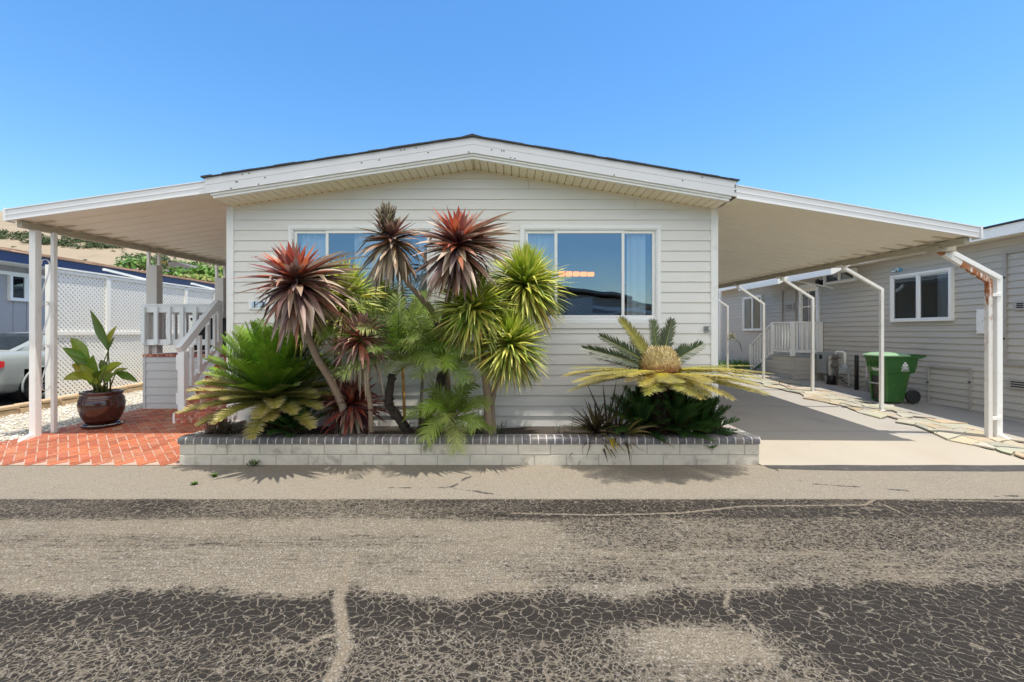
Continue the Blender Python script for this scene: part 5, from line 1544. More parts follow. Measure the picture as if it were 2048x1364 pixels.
# ------------------------------------------------------------ silver car
car = thing('parked_car', (-10.75, 8.5, .2), 'silver sedan parked on the neighbouring drive behind the carport post', 'car')
G0 = gz(-10, 9.3) + .005; CXc = -10.78; CYr = 8.52
ST = [  # s, half width, bottom z, shoulder z, top(deck) z
    (.0, .66, .42, .80, .98), (.06, .78, .34, .86, 1.03), (.25, .86, .24, .90, 1.055), (.7, .905, .20, .915, 1.06), (1.2, .915, .19, .91, 1.02), (2.2, .92, .19, .885, .97),
    (3.1, .915, .19, .86, .95), (3.9, .89, .2, .80, .88), (4.45, .80, .26, .70, .78), (4.62, .62, .36, .62, .66)]
def ring(s, w, zb_, zs, zt):
    half = [(0, zb_), (.80 * w, zb_), (.955 * w, zb_ + .06), (.99 * w, zb_ + .20), (1.0 * w, zs - .22), (1.0 * w, zs - .12), (.985 * w, zs), (.95 * w, zs + (zt - zs) * .55), (.84 * w, zt), (.4 * w, zt + .012), (0, zt + .015)]
    return [(x, z) for x, z in half] + [(-x, z) for x, z in half[-2:0:-1]]
def interp_st(s):
    for a, b_ in zip(ST[:-1], ST[1:]):
        if a[0] <= s <= b_[0]:
            t = (s - a[0]) / (b_[0] - a[0]); return tuple(a[k] + (b_[k] - a[k]) * t for k in range(5))
SS = sorted(set([q[0] for q in ST] + [i * .06 for i in range(77)]))
mb = MB(); prev = None; WC = (.93, 3.62); WR = .335
for s in SS:
    st_ = interp_st(s)
    if st_ is None: continue
    rg = [mb.vert((CXc + x, CYr + s, G0 + z), (1, 1, 1)) for x, z in ring(*st_)]
    if prev:
        for k in range(len(rg)):
            a, b_ = prev[k], prev[(k + 1) % len(rg)]
            zc = (mb.v[a][2] + mb.v[b_][2]) / 2 - G0; sc_ = (ps + s) / 2
            cut = any(math.hypot(sc_ - w_, zc - .325) < WR + .045 for w_ in WC) and abs(mb.v[a][0] - CXc) > .55
            if not cut: mb.f.append([a, b_, rg[(k + 1) % len(rg)], rg[k]]); mb.sm.append(True)
    else:
        mb.f.append(rg[::-1]); mb.sm.append(True)
    prev = rg; ps = s
mb.f.append(list(prev)); mb.sm.append(True)
mb.build('body', M['carpaint'], car)
GH = [(.50, .74, 1.05, 1.06), (.80, .74, 1.055, 1.18), (1.15, .74, 1.05, 1.33), (1.55, .74, 1.03, 1.425), (2.1, .75, 1.0, 1.455), (2.5, .75, .98, 1.43), (3.0, .75, .96, 1.20), (3.35, .74, .95, .965)]
mb = MB(); prev = None
for (s, w, zb_, zt) in GH:
    tw = w - .20 * (zt - zb_) / .45
    pts = [(w, zb_ - .03), (tw + .03, zt - .03), (tw - .06, zt), (0, zt + .012), (-tw + .06, zt), (-tw - .03, zt - .03), (-w, zb_ - .03)]
    rg = [mb.vert((CXc + x, CYr + s, G0 + z)) for x, z in pts]
    if prev:
        for k in range(len(rg) - 1): mb.f.append([prev[k], prev[k + 1], rg[k + 1], rg[k]]); mb.sm.append(True)
    prev = rg
mb.build('cabin', M['carpaint'], car)
def ghp(s, f, off=.006):
    for a, b_ in zip(GH[:-1], GH[1:]):
        if a[0] <= s <= b_[0]:
            t = (s - a[0]) / (b_[0] - a[0]); w = a[1] + (b_[1] - a[1]) * t; zb_ = a[2] + (b_[2] - a[2]) * t; zt = a[3] + (b_[3] - a[3]) * t
            tw = w - .20 * (zt - zb_) / .45
            return Vector((CXc + w + (tw + .03 - w) * f + off, CYr + s, G0 + zb_ - .03 + (zt - zb_) * f))
mb = MB()      # rear window
rows = []
for s in (.56, .8, 1.15, 1.45):
    for a, b_ in zip(GH[:-1], GH[1:]):
        if a[0] <= s <= b_[0]:
            t = (s - a[0]) / (b_[0] - a[0]); w = a[1] + (b_[1] - a[1]) * t; zb_ = a[2] + (b_[2] - a[2]) * t; zt = a[3] + (b_[3] - a[3]) * t
            tw = w - .20 * (zt - zb_) / .45; rows.append([(CXc + x, CYr + s - .012, G0 + zt + .016 + (.004 if x == 0 else -.0)) for x in (tw - .085, tw * .4, 0, -tw * .4, -tw + .085)])
for a, b_ in zip(rows[:-1], rows[1:]):
    for k in range(4): mb.poly([a[k], a[k + 1], b_[k + 1], b_[k]], smooth=True)
mb.build('rear_window', M['carglass'], car)
for name, sa, sb in (('quarter_window', 1.12, 1.42), ('side_window', 1.50, 2.2), ('side_window', 2.26, 2.95)):
    mb = MB(); N = 6
    for k in range(N):
        a, b_ = sa + (sb - sa) * k / N, sa + (sb - sa) * (k + 1) / N
        lo, hi = .20, .84
        f0 = lo + (.0 if name != 'quarter_window' else .0)
        h0 = hi if name != 'quarter_window' else lo + (hi - lo) * (k / N) ; h1 = hi if name != 'quarter_window' else lo + (hi - lo) * ((k + 1) / N)
        mb.poly([ghp(a, lo), ghp(b_, lo), ghp(b_, h1), ghp(a, h0 + .001)])
    mb.build(name, M['carglass'], car)
for w_ in WC:
    for sd in (1, -1):
        xo = CXc + sd * .90; c = Vector((xo, CYr + w_, G0 + .325)); ax = (sd, 0, 0)
        mb = MB(); mb.lathe(c - Vector(ax) * .22, [(.20, .19), (.225, .215), (.26, .222), (.315, .212), (.335, .18), (.335, .03), (.31, 0), (.2, 0)], 40, axis=ax)
        wh = mb.build('wheel', M['tyre'], car)
        mb = MB(); mb.lathe(c - Vector(ax) * .22, [(.0, .17), (.05, .185), (.06, .17), (.06, .14)], 20, axis=ax); mb.lathe(c - Vector(ax) * .22, [(.225, .216), (.215, .20), (.20, .14)], 40, axis=ax)
        for k in range(10):
            a = k * math.pi / 5 + (.1 if k % 2 else -.1); d = Vector((0, math.cos(a), math.sin(a)))
            o_ = c - Vector(ax) * .055; mb.bar(o_ + d * .05, o_ + d * .21, .024, .02, up=ax)
        mb.build('rim', M['rim'], wh)
        mb = MB(); mb.lathe(c - Vector(ax) * .24, [(.0, .06), (.2, .06)], 24, axis=ax); mb.build('hub_back', M['cardark'], wh)
        mb = MB()      # dark wheel well and arch lip
        mb.lathe(c - Vector(ax) * .30, [(.0, .0), (.40, .0), (.40, .27)], 32, axis=ax); mb.build('wheel_well', M['cardark'], car)
        mb = MB(); pts = []
        for k in range(25):
            a = R(-14) + R(208) * k / 24; pts.append(c + Vector((sd * .022, math.cos(a) * .388, math.sin(a) * .388)))
        mb.tube(pts, .020, 6); mb.build('arch_lip', M['carpaint'], car)
mb = MB()      # tail lamps wrap round the rear corners
for sd in (1, -1):
    lm = MB(); rows = []
    for s, x in ((-.012, .40), (-.015, .62), (.04, .775), (.16, .855), (.26, .880)):
        rows.append((s, x))
    for (s0, x0), (s1, x1) in zip(rows[:-1], rows[1:]):
        lm.poly([(CXc + sd * x0, CYr + s0, G0 + .72), (CXc + sd * x1, CYr + s1, G0 + .72 + (.05 if s1 > .2 else 0)), (CXc + sd * x1, CYr + s1, G0 + .87), (CXc + sd * x0, CYr + s0, G0 + .89)], smooth=True)
    lm.build('tail_lamp', M['redlamp'], car)
mb = MB()
for sd in (1,):
    mb.box(CXc + .40, CXc + .72, CYr - .018, CYr + .05, G0 + .36, G0 + .39); mb.box(CXc - .7, CXc + .7, CYr + .03, CYr + .3, G0 + .20, G0 + .30)
mb.build('bumper_trim', M['cardark'], car)
mb = MB(); mb.tube([(CXc + .2, CYr + 1.5, G0 + 1.44), (CXc + .2, CYr + 1.42, G0 + 1.50), (CXc + .2, CYr + 1.36, G0 + 1.505)], .012, 6); mb.build('aerial', M['cardark'], car)

# ------------------------------------------------------------ right neighbour home
NR = 8.9; EXR = 8.5
nr = thing('mobile_home', (NR, 10, .2), 'grey beige lap sided mobile home along the right side of the driveway', 'house')
mb = MB()
siding(mb, (NR, 0, 0), (0, 1, 0), (-1, 0, 0), 6.0, 24.0, .04, 3.36, .127, .021)
mb.build('siding', M['nsiding'], nr)
mb = MB(); mb.box(NR + .003, NR + 5, 6.0, 24, 0, 3.38); mb.build('wall', M['nsiding'], nr)
mb = MB(); mb.box(EXR - .012, EXR + .02, 5.7, 24.2, 3.37, 3.52); mb.box(EXR - .02, EXR - .012, 5.7, 24.2, 3.33, 3.40); mb.build('fascia', M['trim'], nr, bevel=.004)
mb = MB(); mb.box(EXR + .02, NR, 5.7, 24.2, 3.36, 3.38); mb.build('soffit', M['soffit'], nr)
mb = MB(); mb.prism([(EXR - .05, 5.6, 3.525), (EXR - .05, 5.6, 3.55), (11.5, 5.6, 4.15), (14.5, 5.6, 3.55), (14.5, 5.6, 3.52)], (0, 18.7, 0)); mb.build('roof', M['shingle'], nr)
W = lambda px: yw(px, NR)
def zz(py, Y): return EYE + (CY - py) / F * Y
ya, yb_ = W(1911), W(1788)
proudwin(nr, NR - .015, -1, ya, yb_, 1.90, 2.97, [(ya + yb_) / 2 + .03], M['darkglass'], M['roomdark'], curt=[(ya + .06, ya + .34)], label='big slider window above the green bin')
ya, yb_ = W(1717), W(1653)
proudwin(nr, NR - .015, -1, ya, yb_, 2.99, 3.33, [(ya + yb_) / 2], M['darkglass'], M['roomdark'], label='small high window under the eave')
ya, yb_ = W(1528), W(1490)
proudwin(nr, NR - .015, -1, ya, yb_, 1.72, 2.98, [(ya + yb_) / 2], M['darkglass'], M['roomdark'], curt=[(yb_ - .45, yb_ - .08)], label='far window behind the porch steps')
# door: white frame, upper glazing
ya, yb_ = W(1641), W(1602)
mb = MB(); X = NR
mb.box(X - .07, X - .003, ya, ya + .09, 1.02, 3.10); mb.box(X - .07, X - .003, yb_ - .09, yb_, 1.02, 3.10); mb.box(X - .07, X - .003, ya + .09, yb_ - .09, 3.0, 3.10)
dfr = mb.build('door', M['trim'], nr, bevel=.004)
mb = MB(); mb.box(X - .045, X - .016, ya + .092, yb_ - .092, 1.03, 2.998); mb.build('door_leaf', M['soffit'], dfr)
for i in range(2):
    for j in range(2):
        w_ = (yb_ - ya - .36) / 2; a = ya + .16 + i * (w_ + .04); z = 1.98 + j * .47
        mb = MB(); mb.box(X - .052, X - .046, a, a + w_, z, z + .43); mb.build('door_pane', M['carglass'], dfr)
mb = MB(); mb.lathe((X - .05, ya + .15, 2.0), [(.0, -.06), (.03, -.05), (.03, -.02), (.012, -.01), (.012, .0)], 10, axis=(1, 0, 0)); mb.build('door_knob', M['greybox'], dfr)
# skirting frames, vents and boxes
def frame_x(parent, name, y0, y1, z0, z1, w=.035, mat='nsiding', d=.03, fill=False):
    mb = MB(); x0, x1 = NR - .02 - d, NR - .012
    mb.box(x0, x1, y0, y1, z1 - w, z1); mb.box(x0, x1, y0, y0 + w, z0, z1 - w); mb.box(x0, x1, y1 - w, y1, z0, z1 - w)
    if fill: mb.box(x0, x1, y0 + w, y1 - w, z0, z0 + w)
    return mb.build(name, M[mat], parent, bevel=.003)
M['nframe'] = mat_basic('access_frame_paint', (.40, .37, .33), .5, .05, 4)
frame_x(nr, 'access_frame', W(1947), W(1858), .10, .97, .045, 'nframe')
frame_x(nr, 'access_frame', W(2011) - 1.3, W(2011), 1.08, 3.12, .05, 'nframe', fill=True)
frame_x(nr, 'access_frame', W(1594), W(1566), 1.05, 3.05, .035, 'nframe')
mb = MB()
for (y, z) in ((W(1947) + .02, .7), (W(1858) - .02, .6), (W(2011) - .02, 2.65), (W(2011) - .02, 1.55)): mb.box(NR - .07, NR - .05, y - .02, y + .02, z - .012, z + .012)
mb.build('latches', M['print'], nr)
for (y0, y1, z0, z1) in ((W(2060), W(2032), 2.05, 2.21), (W(2062), W(2020), .66, .84), (W(1590), W(1574), 2.36, 2.58)):
    mb = MB(); mb.box(NR - .045, NR - .014, y0, y1, z0, z1); o = mb.build('vent', M['nframe'], nr, bevel=.006)
    mb = MB()
    for k in range(3): mb.box(NR - .05, NR - .044, y0 + .06, y1 - .05, z0 + .04 + k * (z1 - z0 - .06) / 3, z0 + .055 + k * (z1 - z0 - .06) / 3 + .005)
    mb.build('louvre', M['print'], o)
mb = MB(); mb.box(NR - .06, NR - .012, W(1990), W(1958), 1.64, 2.10); o = mb.build('meter_panel', M['trim'], nr, bevel=.006)
mb = MB()
for dy, dz in ((.03, .04), (.03, .42), (.26, .04), (.26, .42), (.15, .24)): mb.box(NR - .064, NR - .06, W(1990) + dy, W(1990) + dy + .02, 1.64 + dz - .01, 1.64 + dz + .01)
mb.build('screws', M['rim'], o)
# blue and white number sign
ya, yb_ = W(1806), W(1786.5); zl = zz(545.5, yb_) ; zh_ = zz(534.5, ya)
mb = MB(); mb.box(NR - .04, NR - .016, ya, yb_, zl + .01, zh_ - .02); sg = mb.build('number_sign', M['bluesign'], nr, bevel=.003)
mb = MB(); mb.box(NR - .046, NR - .0405, ya + (yb_ - ya) * .42, yb_ - .004, zl + .014, zh_ - .045)
mb.lathe((NR - .046, ya + (yb_ - ya) * .44, zl + .055), [(0, 0), (.045, 0), (.045, .006)], 12, axis=(1, 0, 0)); mb.build('sign_print', M['binlabel'], sg)
# lamp by the door
mb = MB(); yl = W(1645); mb.box(NR - .06, NR - .013, yl - .06, yl + .06, 2.98, 3.16); o = mb.build('porch_light', M['black'], nr, bevel=.008)
mb = MB(); mb.lathe((NR - .14, yl, 2.98), [(.03, .0), (.06, .03), (.07, .14), (.03, .2), (0, .21)], 14); mb.build('light_head', M['black'], o)
# gutter style awnings
for (y0, y1) in ((11.0, 12.72), (13.2, 15.5)):
    mb = MB(); zt = 3.30
    mb.box(7.80, 7.83, y0, y1, 3.08, 3.24)
    mb.prism([(7.83, y0, 3.21), (7.83, y0, 3.235), (EXR - .02, y0, 3.375), (EXR - .02, y0, 3.355)], (0, y1 - y0, 0))
    mb.prism([(7.83, y0, 3.08), (7.83, y0, 3.21), (8.3, y0, 3.315), ], (0, .02, 0)); mb.prism([(7.83, y1 - .02, 3.08), (7.83, y1 - .02, 3.21), (8.3, y1 - .02, 3.315)], (0, .02, 0))
    aw = mb.build('door_awning', M['trim'], nr)
    for y in (y1 - .06, ):
        mb = MB(); mb.bar((7.86, y, 3.13), (NR - .02, y - .25, 2.88), .04, .04); mb.build('awning_arm', M['trim'], aw)
mb = MB(); y = yw(1441, EXR - .05); mb.box(EXR - .1, EXR - .03, y - .04, y + .04, .5, 3.36); mb.build('downspout', M['trim'], nr)
# porch steps on the neighbour's side
sp_ = thing('porch_steps', (8.45, 13.3, .3), 'small porch with white railing and grey beige sided base by the neighbour door', 'porch')
SX, SYa, SYb = 8.03, 12.88, 13.85; SFZ = 1.0
mb = MB()
siding(mb, (0, SYa, 0), (1, 0, 0), (0, -1, 0), SX + .03, NR - .02, .2, SFZ - .04, .127, .013)
siding(mb, (SX, 0, 0), (0, 1, 0), (-1, 0, 0), SYa + .03, SYb, .2, SFZ - .04, .127, .013)
for k in range(4):
    z1 = SFZ - .04 - .17 * (k + 1); siding(mb, (SX, 0, 0), (0, 1, 0), (-1, 0, 0), SYb + .3 * k, SYb + .3 * (k + 1), .2, max(z1, .33), .127, .013)
mb.build('base_siding', M['nsiding'], sp_)
mb = MB(); mb.box(SX + .004, NR - .03, SYa + .004, SYb, .15, SFZ - .04); mb.box(SX - .014, SX + .03, SYa - .016, SYa + .03, .2, SFZ - .04); mb.build('base_frame', M['nsiding'], sp_)
mb = MB(); mb.box(SX - .03, NR - .03, SYa - .03, SYb + .02, SFZ - .038, SFZ); mb.build('deck', M['greybox'], sp_, bevel=.005)
for k in range(4):
    z1 = SFZ - .17 * (k + 1)
    mb = MB(); mb.box(SX + .004, NR - .03, SYb + .02 + .3 * k, SYb + .3 * (k + 1) + .03, z1 - .04, z1); mb.box(SX + .006, NR - .04, SYb + .01 + .3 * k, SYb + .3 * (k + 1), .2, z1 - .042); mb.build('step', M['greybox'], sp_)
rz = 1.95
def rail(parent, p, q, zb0, zb1, zt0, zt1, n, nm='railing'):
    mb = MB(); p, q = Vector(p), Vector(q)
    mb.bar(p + Vector((0, 0, zt0)), q + Vector((0, 0, zt1)), .075, .04); mb.bar(p + Vector((0, 0, zb0)), q + Vector((0, 0, zb1)), .04, .07)
    o = mb.build('railing', M['trim'], parent)
    for k in range(n):
        t = (k + .5) / n; a = p.lerp(q, t)
        mb = MB(); mb.box(a.x - .02, a.x + .02, a.y - .02, a.y + .02, zb0 + (zb1 - zb0) * t, zt0 + (zt1 - zt0) * t - .02); mb.build('baluster', M['trim'], o)
rail(sp_, (SX + .05, SYa, 0), (NR - .1, SYa, 0), 1.12, 1.12, rz, rz, 5)
rail(sp_, (SX, SYa, 0), (SX, SYb, 0), 1.12, 1.12, rz, rz, 7)
rail(sp_, (SX, SYb, 0), (SX, SYb + 1.25, 0), 1.06, .42, rz, 1.22, 8)
for (x, y, z0, z1) in ((SX, SYa, .98, rz), (SX, SYb, .98, rz), (NR - .08, SYa, .98, rz), (SX, SYb + 1.25, .3, 1.24)):
    mb = MB(); mb.box(x - .05, x + .05, y - .05, y + .05, z0, z1); mb.build('rail_post', M['trim'], sp_, bevel=.005)
# electric cabinet, gas meter, bollard and bits by the wall
eb = thing('electric_cabinet', (8.78, 12.5, .5), 'grey metal electric cabinet with pale conduit beside the neighbour porch', 'electric box')
mb = MB(); mb.box(8.62, NR - .02, 12.38, 12.74, .52, 1.10); mb.box(8.605, 8.619, 12.40, 12.72, .80, 1.08); mb.build('cabinet', M['greybox'], eb, bevel=.01)
mb = MB(); mb.box(8.598, 8.604, 12.48, 12.60, .92, 1.04); mb.build('meter_window', M['carglass'], eb)
mb = MB(); p = [(8.66, 12.25, .92), (8.66, 12.25, .62), (8.64, 12.2, .40), (8.6, 12.05, .31), (8.6, 11.85, .29)]
mb.tube(p, .05, 10); mb.tube([(8.72, 12.5, .53), (8.7, 12.45, .38), (8.62, 12.3, .31), (8.6, 12.1, .29)], .04, 10); mb.tube([(8.66, 12.25, .90), (8.66, 12.25, .97), (8.78, 12.25, .98)], .055, 10)
mb.build('conduit', M['conduit'], eb)
mb = MB(); mb.tube([(8.66, 12.1, .42), (8.62, 11.9, .52), (8.6, 11.7, .40), (8.6, 11.5, .34)], .014, 6); mb.build('cable', M['black'], eb)
gm = thing('gas_meter', (8.6, 11.55, .28), 'old gas meter with dark pipes and white loop pipe against the neighbour wall', 'gas meter')
mb = MB(); gx = 8.55
mb.tube([(gx, 11.85, .28), (gx, 11.85, 1.08)], .026, 8); mb.tube([(gx, 11.85, 1.0), (gx, 11.7, 1.0)], .024, 8)
mb.lathe((gx - .03, 11.88, 1.0), [(0, -.05), (.06, -.05), (.06, .05), (0, .05)], 12, axis=(1, 0, 0)); mb.lathe((gx - .03, 11.9, .78), [(0, -.05), (.075, -.05), (.075, .05), (0, .05)], 14, axis=(1, 0, 0))
mb.lathe((gx, 11.85, .62), [(0, 0), (.045, .02), (.045, .07), (0, .09)], 10); mb.tube([(gx, 11.85, .5), (gx, 11.6, .5)], .02, 8)
mb.build('pipework', M['gaspipe'], gm)
mb = MB(); mb.tube([(gx, 11.86, 1.06), (gx, 11.86, 1.14), (gx, 11.82, 1.16), (gx, 11.60, 1.16), (gx, 11.56, 1.14), (gx, 11.55, .75)], .026, 8); mb.build('loop_pipe', M['trim'], gm)
mb = MB(); mb.box(gx - .09, gx + .09, 11.42, 11.66, .60, .76); mb.lathe((gx, 11.55, .76), [(.1, 0), (.09, .05), (.03, .07), (0, .07)], 16); mb.tube([(gx, 11.45, .62), (gx, 11.4, .45), (gx, 11.42, .27)], .03, 8); mb.build('meter_body', M['greybox'], gm, bevel=.02)
mb = MB(); mb.box(NR - .05, NR - .012, W(1686), W(1665), .72, .95)
for k in range(4): mb.box(NR - .056, NR - .05, W(1686) + .03, W(1665) - .03, .75 + k * .05, .775 + k * .05)
mb.build('wall_vent', M['conduit'], nr)
bo = MB(); bo.lathe((8.5, 11.1, gz(8.5, 11.1) - .01), [(.0, .0), (.045, 0), (.045, .86), (.04, .87), (0, .87)], 16)
bo_ = tag(bo.build('bollard', M['blackpaint'], None, loc=(8.5, 11.1, .23)), 'slim black steel bollard standing between gas meter and green bin', 'bollard')
o = thing('garden_tub', (8.65, 10.75, .22), 'dark grey plastic tub standing behind the black bollard', 'tub')
mb = MB(); mb.lathe((8.65, 10.75, gz(8.6, 10.75)), [(0, .0), (.12, 0), (.15, .28), (.16, .30), (.145, .30), (.12, .05)], 18); mb.build('tub_body', M['greybox'], o)
o = MB(); o.tube([(8.6, 10.95, gz(8.6, 10.95)), (8.62, 10.93, .82)], .012, 6); tag(o.build('ground_rod', M['conduit'], None, loc=(8.6, 10.95, .23)), 'thin pale rod standing upright beside the grey tub', 'rod')
o = MB(); o.lathe((8.5, 11.98, gz(8.5, 12)), [(0, 0), (.11, 0), (.11, .20), (.09, .23), (0, .23)], 14); tag(o.build('valve_cover', M['black'], None, loc=(8.5, 11.98, .28)), 'short dark valve cap on the ground left of the gas meter', 'valve cover')

# ------------------------------------------------------------ green wheeled bin
bn = thing('wheeled_bin', (8.12, 9.65, gz(8.1, 9.65)), 'green wheeled rubbish bin with pale lid standing against the neighbour wall', 'bin')
bx0, bx1, byn, byf = 7.72, 8.36, 9.34, 9.84
zg = gz(8.1, 9.65) + .004
mb = MB()
def bring(z, x0, x1, y0, y1, rr=.05):
    pts = []
    for (cx, cy, a0) in ((x1 - rr, y1 - rr, 0), (x0 + rr, y1 - rr, 90), (x0 + rr, y0 + rr, 180), (x1 - rr, y0 + rr, 270)):
        for k in range(5): a = R(a0 + 22.5 * k); pts.append((cx + rr * math.cos(a), cy + rr * math.sin(a), zg + z))
    return pts
secs = [(.02, .10, .20, .045, .05), (.06, .085, .16, .04, .05), (.60, .055, .06, .015, .05), (.62, .055, .04, .005, .05), (.635, .04, -.03, .0, .04), (.80, .012, -.07, -.01, .04), (.90, .0, -.085, -.015, .04), (.935, -.01, -.09, -.02, .04), (.94, -.035, -.10, -.035, .04), (.975, -.035, -.10, -.035, .04)]
prev = None
for (z, il, ir, iy, q) in secs:
    rg = [mb.vert(p) for p in bring(z, bx0 + il, bx1 - ir, byn + iy, byf - iy)]
    if prev:
        for k in range(len(rg)): mb.f.append([prev[k], prev[(k + 1) % len(rg)], rg[(k + 1) % len(rg)], rg[k]]); mb.sm.append(True)
    else: mb.f.append(rg[::-1]); mb.sm.append(False)
    prev = rg
mb.f.append(prev); mb.sm.append(False)
# front apron under the rim and the lifting recess posts
for y in (9.43, 9.51, 9.59, 9.67, 9.75): mb.box(bx0 - .032, bx0 + .02, y - .008, y + .008, zg + .76, zg + .93)
mb.prism([(bx0 + .01, 9.38, zg + .74), (bx0 - .03, 9.38, zg + .93), (bx0 + .06, 9.38, zg + .93), (bx0 + .06, 9.38, zg + .74)], (0, .42, 0))
b1 = mb.build('bin_body', M['bin'], bn)
b1.modifiers.new('Edge', 'EDGE_SPLIT').split_angle = R(35)
mb = MB()      # recess in the front face with a grab bar
mb.poly([(bx0 + .050, 9.46, zg + .56), (bx0 + .050, 9.72, zg + .56), (bx0 + .078, 9.71, zg + .06), (bx0 + .078, 9.47, zg + .06)][::-1])
mb.build('lift_recess', M['cardark'], b1)
mb = MB()
mb.bar((bx0 + .035, 9.44, zg + .40), (bx0 + .035, 9.74, zg + .40), .03, .03); o = mb.build('grab_bar', M['greybox'], bn)
mb = MB()
for y in (9.43, 9.725): mb.prism([(bx0 + .02, y, zg + .62), (bx0 + .06, y, zg + .62), (bx0 + .09, y, zg + .04), (bx0 + .055, y, zg + .04)], (0, .03, 0))
mb.build('recess_rib', M['bin'], bn)
mb = MB()      # lid
secs = [(.978, -.045, .10, -.045), (1.0, -.05, .10, -.048), (1.012, -.035, .11, -.035), (1.05, .05, .16, .06), (1.06, .14, .24, .16)]
prev = None
for (z, il, ir, iy) in secs:
    rg = [mb.vert(p) for p in bring(z, bx0 + il, bx1 - ir, byn + iy, byf - iy)]
    if prev:
        for k in range(len(rg)): mb.f.append([prev[k], prev[(k + 1) % len(rg)], rg[(k + 1) % len(rg)], rg[k]]); mb.sm.append(True)
    else: mb.f.append(rg[::-1]); mb.sm.append(False)
    prev = rg
mb.f.append(prev); mb.sm.append(True)
o = mb.build('lid', M['binlid'], bn); o.modifiers.new('Edge', 'EDGE_SPLIT').split_angle = R(40)
mb = MB()
mb.prism([(bx1 - .13, byn - .03, zg + .975), (bx1 + .24, byn - .01, zg + 1.0), (bx1 + .24, byn - .01, zg + .975), (bx1 + .10, byn - .03, zg + .93)], (0, .05, 0)); mb.prism([(bx1 - .13, byf - .02, zg + .975), (bx1 + .24, byf - .04, zg + 1.0), (bx1 + .24, byf - .04, zg + .975), (bx1 + .10, byf - .02, zg + .93)], (0, .05, 0))
mb.box(bx1 - .14, bx1 + .10, byn + .021, byf - .021, zg + .976, zg + 1.02)
mb.build('handle_bracket', M['bin'], bn)
mb = MB(); mb.tube([(bx1 + .22, byn - .005, zg + .988), (bx1 + .22, byf + .005, zg + .988)], .018, 10); mb.build('handle', M['black'], bn)
for y, s in ((byn + .0, -1), (byf - .0, 1)):
    mb = MB(); mb.lathe((bx1 - .02, y, zg + .142), [(.0, .005), (.05, .012), (.10, -.0), (.125, .012), (.142, .005), (.142, -.05), (.12, -.055), (0, -.055)], 28, axis=(0, s, 0)); wh = mb.build('wheel', M['tyre'], bn)
    mb = MB()
    for k in range(6):
        a = k * math.pi / 3 + .3; d = Vector((math.cos(a), 0, math.sin(a))); c = Vector((bx1 - .02, y + s * .008, zg + .142)); mb.bar(c + d * .02, c + d * .10, .008, .008, up=(0, 1, 0))
    mb.build('wheel_spokes', M['black'], wh)
# white printed marks on the bin
yf = byn - .0145
mb = MB(); c = Vector((8.155, byn - .006, zg + .80))
for dx, dz, rad in ((0, .035, .030), (-.028, -.008, .030), (.028, -.008, .030)):
    mb.lathe(c + Vector((dx, 0, dz)), [(0, -.007), (rad, -.007), (rad, .004)], 18, axis=(0, 1, 0))
mb.prism([c + Vector((-.006, -.006, -.03)), c + Vector((.006, -.006, -.03)), c + Vector((.010, -.006, -.052)), c + Vector((-.010, -.006, -.052))], (0, .01, 0))
mb.box(c.x - .085, c.x + .085, c.y - .004, c.y + .006, c.z - .060, c.z - .050); mb.box(c.x - .05, c.x + .055, c.y - .004, c.y + .006, c.z - .080, c.z - .068); mb.box(c.x - .072, c.x + .072, c.y - .003, c.y + .008, c.z - .125, c.z - .088)
mk = mb.build('printed_mark', M['binlabel'], bn)
mb = MB()
for k in range(7): mb.box(c.x - .06 + k * .0175, c.x - .06 + k * .0175 + .014, c.y - .006, c.y - .002, c.z - .116, c.z - .097)
mb.build('mark_lettering', M['print'], mk)
mb = MB(); q = random.Random(3)
for row, zc in enumerate((.705, .675)):
    for k in range(5 - row): mb.box(bx0 + .018, bx0 + .034, 9.48 + k * .042 + row * .02, 9.48 + k * .042 + row * .02 + .03, zg + zc, zg + zc + .022)
mb.build('front_print', M['binlabel'], bn)

# ------------------------------------------------------------ agapanthus by the far drive
ag = thing('agapanthus', (7.5, 15.4, .43), 'bright green agapanthus clump with a spent round flower head beside the far driveway', 'plant')
mb = MB(); r = random.Random(95)
for i in range(240):
    x = r.uniform(6.75, 8.35); y = 15.3 + r.uniform(-.3, .5); az = r.uniform(0, 6.28)
    strap_leaf(mb, (x, y, .40), (math.cos(az) * .6, math.sin(az) * .6, 1), UP, r.uniform(.3, .52), .026, jit((.07, .20, .02), r, .25), jit((.12, .28, .03), r, .2), .22, r, ymax=99)
mb.build('leaves', M['leafstrap'], ag)
mb = MB(); c = A(1463, 673, 15.0)
mb.tube([A(1484, 702, 15.0), A(1479, 685, 15.0), A(1468, 676, 15.0), c], .012, 5, (.25, .24, .12))
for i in range(60):
    d = Vector((r.uniform(-1, 1), r.uniform(-1, 1), r.uniform(-1, 1))).normalized(); mb.tube([c, c + d * .13], .004, 3, (.42, .40, .25)); mb.lathe(c + d * .13, [(.004, 0), (.013, .01), (.004, .03)], 5, jit((.5, .48, .32), r), axis=d)
mb.build('flower_head', M['leafstrap'], ag)

